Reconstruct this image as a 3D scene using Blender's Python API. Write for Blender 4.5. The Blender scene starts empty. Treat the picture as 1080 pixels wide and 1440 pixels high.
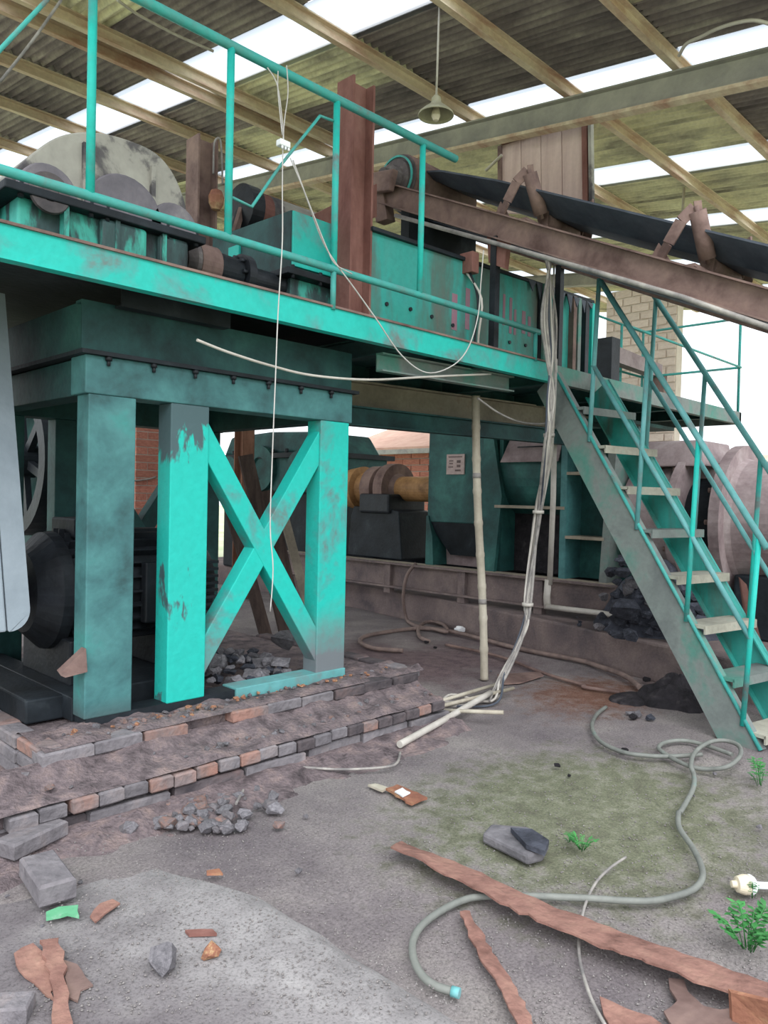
import bpy, bmesh, math, random
from mathutils import Vector as V, Matrix, noise
rnd = random.Random(7)
scn = bpy.context.scene
col = scn.collection
# ------------------------------------------------------------------ camera
EYE = 1.45; FPX = 1080.0
A_, P_, T_ = math.radians(44.5), math.radians(1.06), math.radians(1.26)
F_ = V((math.cos(A_), math.sin(A_), 0)); R_ = V((math.sin(A_), -math.cos(A_), 0)); Z_ = V((0, 0, 1))
fw = F_*math.cos(P_) - Z_*math.sin(P_); up0 = R_.cross(fw)
rt = R_*math.cos(T_) + up0*math.sin(T_); upv = up0*math.cos(T_) - R_*math.sin(T_)
CAM = V((0, 0, EYE))
cd = bpy.data.cameras.new('camera'); cam = bpy.data.objects.new('camera', cd); col.objects.link(cam)
cam.matrix_world = Matrix(((rt.x, upv.x, -fw.x, CAM.x), (rt.y, upv.y, -fw.y, CAM.y), (rt.z, upv.z, -fw.z, CAM.z), (0, 0, 0, 1)))
cd.sensor_fit = 'VERTICAL'; cd.sensor_height = 36; cd.lens = 36*FPX/1440
scn.camera = cam
# ------------------------------------------------------------------ world, sun, exposure
w = bpy.data.worlds.new('world'); scn.world = w; w.use_nodes = True
w.node_tree.nodes['Background'].inputs[0].default_value = (0.90, 0.95, 1.0, 1)
w.node_tree.nodes['Background'].inputs[1].default_value = 1.25
sl = bpy.data.lights.new('overcast_sun', 'SUN'); sl.energy = 2.4; sl.angle = math.radians(60); sl.color = (0.96, 0.98, 1.0)
so = bpy.data.objects.new('overcast_sun', sl); col.objects.link(so)
so.rotation_euler = V((0.60, 0.72, -1.0)).to_track_quat('-Z', 'Y').to_euler()
scn.view_settings.view_transform = 'Standard'; scn.view_settings.look = 'None'
scn.view_settings.gamma = 1; scn.view_settings.use_curve_mapping = False
scn.view_settings.exposure = 0.6

# ------------------------------------------------------------------ helpers
def at(x, y, u=None, v=None, z=None):
    """world point seen at photo pixel x,y on the plane u=, v= or z="""
    q = fw + rt*((x-540)/FPX) - upv*((y-720)/FPX)
    t = u/q.x if u is not None else v/q.y if v is not None else (z-EYE)/q.z
    return CAM + q*t
def at_roof(x, y, drop):
    q = fw + rt*((x-540)/FPX) - upv*((y-720)/FPX); t = (4.68-drop-EYE)/(q.z-.13*q.y); return CAM+q*t
def lin(c):
    return tuple(((k/255)/12.92 if k/255 <= .04045 else ((k/255+.055)/1.055)**2.4) for k in c) + (1,)
def tag(o, label=None, cat=None, group=None, kind=None):
    if label: o['label'] = label
    if cat: o['category'] = cat
    if group: o['group'] = group
    if kind: o['kind'] = kind
    return o
def thing(name, loc, label=None, cat=None, group=None, kind=None):
    o = bpy.data.objects.new(name, None); col.objects.link(o); o.location = loc; o.empty_display_size = .1
    return tag(o, label, cat, group, kind)
def rootloc(o):
    p = V((0, 0, 0))
    while o: p += o.location; o = o.parent
    return p
class MB:
    def __init__(s): s.v = []; s.f = []; s.sm = []
    def add(s, vs, fs, smooth=False):
        n = len(s.v); s.v += [V(p) for p in vs]; s.f += [tuple(i+n for i in f) for f in fs]; s.sm += [smooth]*len(fs); return s
    def box(s, a, b):
        (x0, y0, z0), (x1, y1, z1) = a, b
        x0, x1 = sorted((x0, x1)); y0, y1 = sorted((y0, y1)); z0, z1 = sorted((z0, z1))
        return s.add([(x0,y0,z0),(x1,y0,z0),(x1,y1,z0),(x0,y1,z0),(x0,y0,z1),(x1,y0,z1),(x1,y1,z1),(x0,y1,z1)],
                     [(0,3,2,1),(4,5,6,7),(0,1,5,4),(1,2,6,5),(2,3,7,6),(3,0,4,7)])
    def frame(s, p, q, up=(0, 0, 1)):
        d = (V(q)-V(p)); L = d.length; d.normalize(); up = V(up)
        if abs(d.dot(up)) > .99: up = V((0, 1, 0))
        x = d.cross(up).normalized(); y = x.cross(d).normalized(); return x, y, d, L
    def sweep(s, prof, p, q, up=(0, 0, 1), closed=True):   # 2-D profile (side, up) extruded p -> q
        x, y, d, L = s.frame(p, q, up); p = V(p); q = V(q); n = len(prof)
        vs = [p+x*a+y*b for a, b in prof] + [q+x*a+y*b for a, b in prof]
        fs = [(i, (i+1) % n, n+(i+1) % n, n+i) for i in range(n)] + [tuple(range(n-1, -1, -1)), tuple(range(n, 2*n))]
        return s.add(vs, fs)
    def bar(s, p, q, wd, h, up=(0, 0, 1)):
        return s.sweep([(-wd/2, -h/2), (wd/2, -h/2), (wd/2, h/2), (-wd/2, h/2)], p, q, up)
    def ibeam(s, p, q, wd, h, t=.012, up=(0, 0, 1)):
        a, b = wd/2, h/2
        return s.sweep([(-a,-b),(a,-b),(a,-b+t),(t/2,-b+t),(t/2,b-t),(a,b-t),(a,b),(-a,b),(-a,b-t),(-t/2,b-t),(-t/2,-b+t),(-a,-b+t)], p, q, up)
    def chan(s, p, q, wd, h, t=.01, side=1, up=(0, 0, 1)):   # C section, web on the far side, open towards `side`
        a, b = wd*side, h/2
        return s.sweep([(0,-b),(a,-b),(a,-b+t),(t*side,-b+t),(t*side,b-t),(a,b-t),(a,b),(0,b)], p, q, up)
    def cyl(s, p, q, r0, r1=None, n=20, caps=True):
        r1 = r0 if r1 is None else r1
        x, y, d, L = s.frame(p, q); p = V(p); q = V(q)
        vs = [p+(x*math.cos(t)+y*math.sin(t))*r0 for t in [2*math.pi*i/n for i in range(n)]] + \
             [q+(x*math.cos(t)+y*math.sin(t))*r1 for t in [2*math.pi*i/n for i in range(n)]]
        s.add(vs, [(i, (i+1) % n, n+(i+1) % n, n+i) for i in range(n)], True)
        if caps: s.add(vs, [tuple(range(n-1, -1, -1)), tuple(range(n, 2*n))])
        return s
    def lathe(s, o, d, prof, n=28):                          # prof: (along, radius)
        o = V(o); x, y, d, L = s.frame(o, o+V(d)); m = len(prof)
        vs = [o+d*a+(x*math.cos(2*math.pi*i/n)+y*math.sin(2*math.pi*i/n))*max(r, 1e-4) for a, r in prof for i in range(n)]
        fs = [(j*n+i, j*n+(i+1) % n, (j+1)*n+(i+1) % n, (j+1)*n+i) for j in range(m-1) for i in range(n)]
        # flat shaded rings keep the turned edges crisp
        s.add(vs, fs, False); return s
    def tube(s, pts, r, n=8):
        pts = [V(p) for p in pts]; m = len(pts); vs = []; up = V((0, 0, 1))
        for i, p in enumerate(pts):
            d = (pts[min(i+1, m-1)]-pts[max(i-1, 0)]); d = d.normalized() if d.length > 1e-9 else V((1, 0, 0))
            if i == 0: x = d.cross(up if abs(d.z) < .9 else V((0, 1, 0))).normalized()
            else: x = (x-d*x.dot(d)).normalized()
            y = d.cross(x); rr = r[i] if isinstance(r, (list, tuple)) else r
            vs += [p+(x*math.cos(2*math.pi*k/n)+y*math.sin(2*math.pi*k/n))*rr for k in range(n)]
        s.add(vs, [(j*n+k, j*n+(k+1) % n, (j+1)*n+(k+1) % n, (j+1)*n+k) for j in range(m-1) for k in range(n)], True)
        return s.add([v for v in vs[:n]]+[v for v in vs[-n:]], [tuple(range(n-1, -1, -1)), tuple(range(n, 2*n))])
    def prism(s, poly, off):                                 # poly: 3-D points, extruded by vector off
        n = len(poly); off = V(off); vs = [V(p) for p in poly] + [V(p)+off for p in poly]
        return s.add(vs, [(i, (i+1) % n, n+(i+1) % n, n+i) for i in range(n)] + [tuple(range(n-1, -1, -1)), tuple(range(n, 2*n))])
    def build(s, name, mat, parent=None, bevel=0, label=None, cat=None, group=None, kind=None, org=None):
        if parent is not None: org = rootloc(parent)
        elif org is None:
            lo = [min(p[i] for p in s.v) for i in range(3)]; hi = [max(p[i] for p in s.v) for i in range(3)]
            org = V(((lo[0]+hi[0])/2, (lo[1]+hi[1])/2, lo[2]))
        me = bpy.data.meshes.new(name); me.from_pydata([tuple(p-V(org)) for p in s.v], [], s.f)
        bm = bmesh.new(); bm.from_mesh(me)
        for f, k in zip(bm.faces, s.sm): f.smooth = k
        bmesh.ops.remove_doubles(bm, verts=bm.verts, dist=1e-5)
        bmesh.ops.recalc_face_normals(bm, faces=bm.faces); bm.to_mesh(me); bm.free()
        me.materials.append(M[mat] if isinstance(mat, str) else mat)
        o = bpy.data.objects.new(name, me); col.objects.link(o)
        if parent is not None: o.parent = parent
        else: o.location = org
        if bevel:
            md = o.modifiers.new('bevel', 'BEVEL'); md.width = bevel; md.segments = 2; md.limit_method = 'ANGLE'
        return tag(o, label, cat, group, kind)
def spline(pts, k=6):
    pts = [V(p) for p in pts]; out = []
    for i in range(len(pts)-1):
        a, b, c, d = pts[max(i-1, 0)], pts[i], pts[i+1], pts[min(i+2, len(pts)-1)]
        for j in range(k):
            t = j/k
            out.append(.5*((2*b)+(c-a)*t+(2*a-5*b+4*c-d)*t*t+(3*b-a-3*c+d)*t**3))
    return out+[pts[-1]]
def ground_pts(px, z): return [at(x, y, z=z) for x, y in px]
def inst(src, parent, loc, rot=(0, 0, 0), scl=(1, 1, 1), name=None, mat=None):
    o = src.copy(); col.objects.link(o); o.parent = parent; o.location = loc; o.rotation_euler = rot; o.scale = scl
    return o

# ------------------------------------------------------------------ materials
M = {}
def pm(name, stops, scale=3, detail=6, rough=.75, bump=.15, bscale=30, stretch=(1, 1, 1), metal=0, var=0, speck=.0, dist=.3, spec=.3, low=None, glow=None, high=None):
    m = bpy.data.materials.new(name); m.use_nodes = True; nt = m.node_tree; N = nt.nodes; L = nt.links
    b = N['Principled BSDF']; b.inputs['Roughness'].default_value = rough; b.inputs['Metallic'].default_value = metal
    b.inputs['Specular IOR Level'].default_value = spec
    tc = N.new('ShaderNodeTexCoord'); mp = N.new('ShaderNodeMapping'); mp.inputs['Scale'].default_value = stretch
    oi = N.new('ShaderNodeObjectInfo'); ad = N.new('ShaderNodeVectorMath'); ad.operation = 'ADD'
    mu = N.new('ShaderNodeMath'); mu.operation = 'MULTIPLY'; mu.inputs[1].default_value = 37.0
    L.new(oi.outputs['Random'], mu.inputs[0]); L.new(tc.outputs['Object'], ad.inputs[0]); L.new(mu.outputs[0], ad.inputs[1])
    L.new(ad.outputs[0], mp.inputs[0])
    n1 = N.new('ShaderNodeTexNoise'); n1.inputs['Scale'].default_value = scale; n1.inputs['Detail'].default_value = detail
    n1.inputs['Roughness'].default_value = .62; n1.inputs['Distortion'].default_value = dist
    L.new(mp.outputs[0], n1.inputs['Vector'])
    cr = N.new('ShaderNodeValToRGB'); e = cr.color_ramp.elements
    for i, (p, c) in enumerate(stops):
        k = e[i] if i < 2 else e.new(p)
        k.position = p; k.color = lin(c)
    L.new(n1.outputs['Fac'], cr.inputs[0]); out = cr.outputs[0]
    n2 = N.new('ShaderNodeTexNoise'); n2.inputs['Scale'].default_value = bscale; n2.inputs['Detail'].default_value = 5
    L.new(ad.outputs[0], n2.inputs['Vector'])
    if speck or var:
        hs = N.new('ShaderNodeHueSaturation'); a = N.new('ShaderNodeMath'); a.operation = 'MULTIPLY_ADD'
        a.inputs[1].default_value = speck*2; a.inputs[2].default_value = 1-speck; L.new(n2.outputs['Fac'], a.inputs[0])
        c2 = N.new('ShaderNodeMath'); c2.operation = 'MULTIPLY_ADD'; c2.inputs[1].default_value = 2*var; c2.inputs[2].default_value = 1-var
        L.new(oi.outputs['Random'], c2.inputs[0]); d2 = N.new('ShaderNodeMath'); d2.operation = 'MULTIPLY'
        L.new(a.outputs[0], d2.inputs[0]); L.new(c2.outputs[0], d2.inputs[1]); L.new(d2.outputs[0], hs.inputs['Value'])
        L.new(out, hs.inputs['Color']); out = hs.outputs[0]
    if high: low = high
    if low:                                              # splashed dirt near the foot of the thing
        sx = N.new('ShaderNodeSeparateXYZ'); L.new(tc.outputs['Object'], sx.inputs[0])
        ma = N.new('ShaderNodeMath'); ma.operation = 'MULTIPLY_ADD'; ma.inputs[1].default_value = -low[1]; L.new(n1.outputs['Fac'], ma.inputs[0]); L.new(sx.outputs['Z'], ma.inputs[2])
        mr = N.new('ShaderNodeMapRange'); mr.inputs[1].default_value = low[0]-.5*low[1]; mr.inputs[2].default_value = low[0]-.5*low[1]+low[2]; mr.inputs[3].default_value = 0 if high else 1; mr.inputs[4].default_value = 1 if high else 0
        L.new(ma.outputs[0], mr.inputs[0]); mm = N.new('ShaderNodeMix'); mm.data_type = 'RGBA'; L.new(mr.outputs[0], mm.inputs[0]); L.new(out, mm.inputs[6]); mm.inputs[7].default_value = lin(low[3]); out = mm.outputs[2]
    L.new(out, b.inputs['Base Color'])
    if glow:                                             # thin sheet lets some daylight through
        tlu = N.new('ShaderNodeBsdfTranslucent'); tlu.inputs[0].default_value = lin(glow[1]); ms = N.new('ShaderNodeMixShader'); ms.inputs[0].default_value = glow[0]
        L.new(b.outputs[0], ms.inputs[1]); L.new(tlu.outputs[0], ms.inputs[2]); L.new(ms.outputs[0], N['Material Output'].inputs[0])
    if bump:
        bp = N.new('ShaderNodeBump'); bp.inputs['Strength'].default_value = bump; bp.inputs['Distance'].default_value = .02
        L.new(n2.outputs['Fac'], bp.inputs['Height']); L.new(bp.outputs[0], b.inputs['Normal'])
    M[name] = m; return m
TQ = (38, 205, 180)
pm('turquoise', [(.30, (105, 118, 116)), (.38, (74, 156, 150)), (.48, (40, 176, 164)), (.64, (34, 182, 170)), (.76, (104, 142, 138))], 3.2, rough=.55, speck=.14)
pm('turq_frame', [(.30, (105, 118, 116)), (.38, (74, 158, 152)), (.46, (38, 182, 170)), (.66, (30, 188, 174)), (.78, (110, 140, 138))], 3.2, rough=.55, speck=.12, low=(.16, .6, .3, (112, 118, 122)))
pm('turq_rail', [(.28, (112, 104, 100)), (.42, (78, 150, 144)), (.6, (64, 164, 156)), (.75, (104, 142, 136))], 5, rough=.55, speck=.12)
pm('teal_dirty', [(.3, (50, 78, 80)), (.45, (64, 108, 110)), (.6, (76, 128, 128)), (.75, (64, 142, 136))], 3, rough=.6, speck=.15, low=(.02, .2, .1, (70, 90, 92)))
pm('teal_worn', [(.30, (60, 84, 88)), (.36, (72, 104, 106)), (.38, (40, 182, 170)), (.72, (32, 188, 174)), (.78, (114, 138, 138))], 2.6, rough=.55, speck=.12, stretch=(1, 1, .45), high=(1.32, 1.6, .04, (74, 96, 100)))
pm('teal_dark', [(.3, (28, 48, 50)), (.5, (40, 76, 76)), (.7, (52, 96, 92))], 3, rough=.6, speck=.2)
pm('green_machine', [(.3, (30, 54, 54)), (.5, (38, 80, 78)), (.68, (56, 108, 102)), (.8, (84, 126, 122))], 2.2, rough=.6, speck=.18)
pm('hopper_green', [(.3, (108, 102, 96)), (.42, (84, 118, 110)), (.55, (56, 158, 148)), (.8, (74, 152, 144))], 1.8, rough=.6, speck=.15, stretch=(1.6, 1.6, .35))
pm('grey_teal', [(.3, (100, 104, 104)), (.48, (122, 130, 126)), (.62, (84, 134, 122)), (.8, (74, 144, 126))], 2.4, rough=.65, speck=.15)
pm('near_black', [(.3, (16, 20, 24)), (.6, (34, 40, 46)), (.8, (60, 66, 70))], 4, rough=.6, speck=.2)  # near-black mix for dark steel and machine recesses
pm('black_steel', [(.3, (22, 24, 28)), (.7, (44, 48, 54))], 5, rough=.5, speck=.2)
pm('rust', [(.3, (90, 70, 66)), (.5, (122, 100, 94)), (.7, (142, 118, 108))], 4, rough=.8, speck=.2)
pm('rust_red', [(.3, (100, 62, 56)), (.55, (132, 92, 84)), (.75, (150, 112, 102))], 6, rough=.8, speck=.15, stretch=(1, 1, .3))
pm('rust_flake', [(.3, (104, 74, 66)), (.5, (138, 102, 92)), (.7, (156, 120, 106)), (.85, (172, 144, 124))], 7, rough=.9, speck=.25, bump=.5)
pm('rust_orange', [(.3, (126, 82, 68)), (.5, (150, 104, 82)), (.66, (180, 152, 114)), (.85, (138, 96, 84))], 5, rough=.85, speck=.2, bump=.4)
pm('roof_sheet', [(.30, (74, 68, 68)), (.46, (116, 106, 104)), (.58, (140, 131, 124)), (.7, (172, 166, 150)), (.85, (186, 180, 160))], 2.0, rough=.85, speck=.3, var=.25, stretch=(2.4, .6, 1), glow=(.02, (190, 180, 160)))
pm('roof_pale', [(.30, (96, 92, 86)), (.40, (150, 146, 128)), (.55, (206, 202, 168)), (.8, (222, 218, 186))], 1.8, rough=.85, speck=.25, var=.12, stretch=(2.0, .7, 1), glow=(.05, (205, 200, 150)))
pm('purlin', [(.3, (176, 138, 118)), (.5, (204, 184, 160)), (.7, (222, 208, 182))], 3, rough=.85, speck=.2, stretch=(.6, 2, 2))
pm('rafter_grey', [(.3, (140, 138, 134)), (.7, (178, 174, 164))], 3, rough=.75, speck=.1)
pm('belt_rubber', [(.3, (58, 62, 72)), (.7, (86, 92, 102))], 4, rough=.6, speck=.15)
pm('gear_white', [(.34, (58, 56, 62)), (.43, (92, 88, 88)), (.48, (150, 146, 138)), (.7, (172, 168, 158)), (.85, (130, 128, 122))], 2.6, rough=.65, speck=.12)
pm('gear_green', [(.34, (44, 48, 52)), (.48, (60, 84, 84)), (.55, (70, 170, 155)), (.8, (90, 180, 168))], 3.2, rough=.6, speck=.15, stretch=(1.5, 1.5, .5))
pm('boss_grey', [(.3, (84, 80, 88)), (.6, (116, 110, 116)), (.8, (150, 146, 142))], 5, rough=.6, speck=.15)
pm('grease_grey', [(.3, (60, 56, 58)), (.6, (98, 90, 90)), (.8, (150, 146, 138))], 6, rough=.5, speck=.2)
pm('guard_paint', [(.3, (122, 132, 140)), (.7, (146, 156, 164))], 2, rough=.5, speck=.05)
pm('brick', [(.25, (104, 96, 98)), (.45, (128, 114, 112)), (.6, (146, 114, 104)), (.75, (160, 118, 106))], 5, rough=.95, speck=.25, var=.12, bump=.6)
pm('brick_dusty', [(.3, (96, 92, 96)), (.55, (124, 119, 122)), (.75, (142, 130, 128))], 5, rough=.95, speck=.25, var=.15, bump=.6)
pm('brick_dark', [(.3, (62, 58, 62)), (.55, (92, 84, 86)), (.75, (120, 100, 98))], 6, rough=.95, speck=.25, var=.15, bump=.6)
pm('brick_far', [(.3, (150, 92, 80)), (.7, (190, 130, 112))], 5, rough=.95, speck=.2, var=.12)
pm('brick_pale', [(.3, (216, 196, 182)), (.7, (232, 216, 202))], 4, rough=.95, speck=.1, var=.06)  # overexposed daylight on the brick put into its colour
pm('mortar_pale', [(.3, (206, 192, 178)), (.7, (226, 214, 202))], 5, rough=.95)  # joints washed out alike, overexposure kept in the mortar colour
pm('mortar', [(.3, (140, 130, 122)), (.7, (176, 166, 156))], 5, rough=.95, speck=.2)
pm('rubble', [(.3, (70, 62, 64)), (.5, (112, 100, 102)), (.7, (140, 122, 118)), (.85, (156, 120, 108))], 9, rough=1, speck=.35, bump=.8, bscale=60)
pm('concrete', [(.3, (132, 128, 126)), (.5, (158, 155, 150)), (.75, (176, 174, 168))], 2.2, rough=.95, speck=.25, bump=.35, bscale=70)
pm('concrete_mud', [(.3, (88, 80, 82)), (.5, (118, 104, 102)), (.75, (142, 126, 120))], 2.5, rough=.95, speck=.25, bump=.4, bscale=50)
pm('stone', [(.3, (88, 86, 90)), (.6, (128, 124, 128)), (.8, (150, 146, 148))], 6, rough=.95, speck=.25, var=.2, bump=.5)
pm('grit', [(.3, (92, 88, 88)), (.55, (128, 122, 120)), (.7, (170, 166, 162))], 300, rough=1, bump=0)
pm('stone_dark', [(.3, (40, 42, 50)), (.6, (72, 74, 84)), (.8, (116, 120, 130))], 6, rough=.8, speck=.3, var=.25, bump=.6)
pm('mud_and_recess', [(.3, (24, 22, 26)), (.6, (48, 44, 48)), (.8, (90, 84, 84))], 9, rough=.8, speck=.35, bump=.8)  # black mud, also the dark space below the mixer shelf
pm('wood_dark', [(.3, (52, 42, 40)), (.6, (84, 70, 64)), (.8, (110, 94, 86))], 3, rough=.9, speck=.2, stretch=(4, 4, .4))
pm('wood_brown', [(.3, (92, 64, 50)), (.6, (130, 94, 76)), (.8, (150, 116, 96))], 3, rough=.9, speck=.2, stretch=(4, 4, .5))
pm('bamboo', [(.3, (150, 140, 124)), (.6, (186, 178, 162)), (.8, (204, 198, 184))], 5, rough=.6, speck=.15, stretch=(1, 1, .3))
pm('pvc_white', [(.3, (172, 165, 156)), (.7, (200, 194, 186))], 5, rough=.5, speck=.08)
pm('wire_white', [(.3, (176, 170, 166)), (.7, (200, 196, 192))], 5, rough=.5)
pm('cable_grey', [(.3, (110, 106, 106)), (.6, (160, 154, 148)), (.8, (190, 184, 176))], 8, rough=.6, speck=.1)
pm('hose_grey', [(.3, (100, 102, 98)), (.6, (126, 128, 122)), (.8, (106, 138, 132))], 4, rough=.6, speck=.15)
pm('hose_brown', [(.3, (104, 88, 84)), (.7, (146, 126, 118))], 6, rough=.7, speck=.15)
pm('panel_pink', [(.3, (186, 160, 154)), (.6, (206, 182, 174)), (.8, (218, 198, 190))], 3, rough=.9, speck=.1, stretch=(3, 3, .3))
pm('lamp_enamel', [(.3, (150, 146, 124)), (.7, (178, 172, 146))], 5, rough=.4)
pm('bulb_white', [(.3, (226, 228, 230)), (.7, (238, 240, 240))], 3, rough=.3)
pm('bulb_ivory', [(.3, (206, 194, 170)), (.7, (226, 214, 190))], 6, rough=.45, speck=.1)
pm('leaf', [(.3, (50, 104, 56)), (.6, (72, 142, 76)), (.8, (104, 160, 100))], 12, rough=.6, var=.2)
pm('paper_white', [(.3, (210, 210, 212)), (.7, (232, 232, 234))], 5, rough=.9)
pm('wrapper_green', [(.3, (84, 160, 116)), (.6, (106, 172, 132)), (.8, (176, 190, 180))], 14, rough=.5)
pm('plate_pink', [(.3, (168, 146, 142)), (.7, (190, 170, 164))], 20, rough=.6)
pm('ink', [(.3, (96, 84, 84)), (.7, (120, 100, 98))], 20, rough=.8)
pm('faded_red', [(.3, (140, 120, 130)), (.6, (150, 110, 124)), (.8, (110, 150, 145))], 12, rough=.7)
pm('extruder_mauve', [(.3, (122, 104, 106)), (.55, (154, 138, 138)), (.75, (176, 164, 162))], 3, rough=.75, speck=.2)
pm('ochre_steel', [(.3, (110, 78, 50)), (.6, (170, 128, 84)), (.8, (190, 150, 108))], 4, rough=.6, speck=.2)
pm('field', [(.3, (150, 160, 120)), (.5, (176, 184, 150)), (.75, (196, 196, 170))], .5, rough=1)
pm('far_roof', [(.3, (190, 150, 134)), (.7, (210, 174, 156))], 3, rough=.9)
pm('tread_dust', [(.3, (140, 138, 126)), (.6, (172, 168, 154)), (.8, (130, 160, 148))], 4, rough=.85, speck=.2)
pm('turq_pale', [(.28, (120, 128, 128)), (.45, (96, 156, 156)), (.6, (104, 166, 168)), (.75, (130, 160, 164))], 5, rough=.55, speck=.1)  # paler turquoise; on the stair rails the haze is in the colour
pm('beige_steel', [(.3, (120, 110, 98)), (.6, (156, 146, 130)), (.8, (120, 90, 80))], 3, rough=.8, speck=.2)
# translucent roof lights
m = bpy.data.materials.new('fibreglass'); m.use_nodes = True; nt = m.node_tree; nt.nodes.clear()
o_ = nt.nodes.new('ShaderNodeOutputMaterial'); mx = nt.nodes.new('ShaderNodeMixShader'); tr = nt.nodes.new('ShaderNodeBsdfTransparent'); tr.inputs[0].default_value = (.50, .54, .58, 1); tl = nt.nodes.new('ShaderNodeBsdfTranslucent')
tl.inputs[0].default_value = (.9, .92, .94, 1); mx.inputs[0].default_value = .3
nt.links.new(tr.outputs[0], mx.inputs[1]); nt.links.new(tl.outputs[0], mx.inputs[2]); nt.links.new(mx.outputs[0], o_.inputs[0]); M['fibreglass'] = m
# ground: mud, moss and bare concrete patches
def path_mat():                                           # pale concrete, trodden soil lying over its far side
    m = bpy.data.materials.new('path_mix'); m.use_nodes = True; nt = m.node_tree; N = nt.nodes; L = nt.links; b = N['Principled BSDF']; b.inputs['Roughness'].default_value = .95
    g = N.new('ShaderNodeNewGeometry'); sx = N.new('ShaderNodeSeparateXYZ'); L.new(g.outputs['Position'], sx.inputs[0])
    def nz(sc, d=6):
        n = N.new('ShaderNodeTexNoise'); n.inputs['Scale'].default_value = sc; n.inputs['Detail'].default_value = d; n.inputs['Roughness'].default_value = .68; L.new(g.outputs['Position'], n.inputs['Vector']); return n.outputs['Fac']
    def rp(src, st):
        c = N.new('ShaderNodeValToRGB'); e = c.color_ramp.elements
        for i, (p, k) in enumerate(st):
            q = e[i] if i < 2 else e.new(p)
            q.position = p; q.color = lin(k)
        L.new(src, c.inputs[0]); return c.outputs[0]
    con = rp(nz(4), [(.3, (126, 121, 121)), (.5, (150, 145, 145)), (.72, (168, 163, 162))]); soil = rp(nz(5), [(.3, (96, 89, 92)), (.5, (118, 111, 113)), (.72, (138, 132, 131))])
    a = N.new('ShaderNodeMath'); a.operation = 'MULTIPLY_ADD'; a.inputs[1].default_value = 1.3; L.new(nz(2.2), a.inputs[0]); L.new(sx.outputs['X'], a.inputs[2])
    mr = N.new('ShaderNodeMapRange'); mr.inputs[1].default_value = 1.62; mr.inputs[2].default_value = 2.05; L.new(a.outputs[0], mr.inputs[0])
    mx1 = N.new('ShaderNodeMix'); mx1.data_type = 'RGBA'; L.new(mr.outputs[0], mx1.inputs[0]); L.new(soil, mx1.inputs[6]); L.new(con, mx1.inputs[7])
    f = nz(90, 4); sp = rp(f, [(.3, (170, 170, 170)), (.5, (250, 250, 250)), (.7, (255, 255, 255))])
    mx2 = N.new('ShaderNodeMix'); mx2.data_type = 'RGBA'; mx2.blend_type = 'MULTIPLY'; mx2.inputs[0].default_value = .9; L.new(mx1.outputs[2], mx2.inputs[6]); L.new(sp, mx2.inputs[7]); L.new(mx2.outputs[2], b.inputs['Base Color'])
    bp = N.new('ShaderNodeBump'); bp.inputs['Strength'].default_value = .5; bp.inputs['Distance'].default_value = .01; L.new(f, bp.inputs['Height']); L.new(bp.outputs[0], b.inputs['Normal'])
    M['path_mix'] = m
path_mat()
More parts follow.
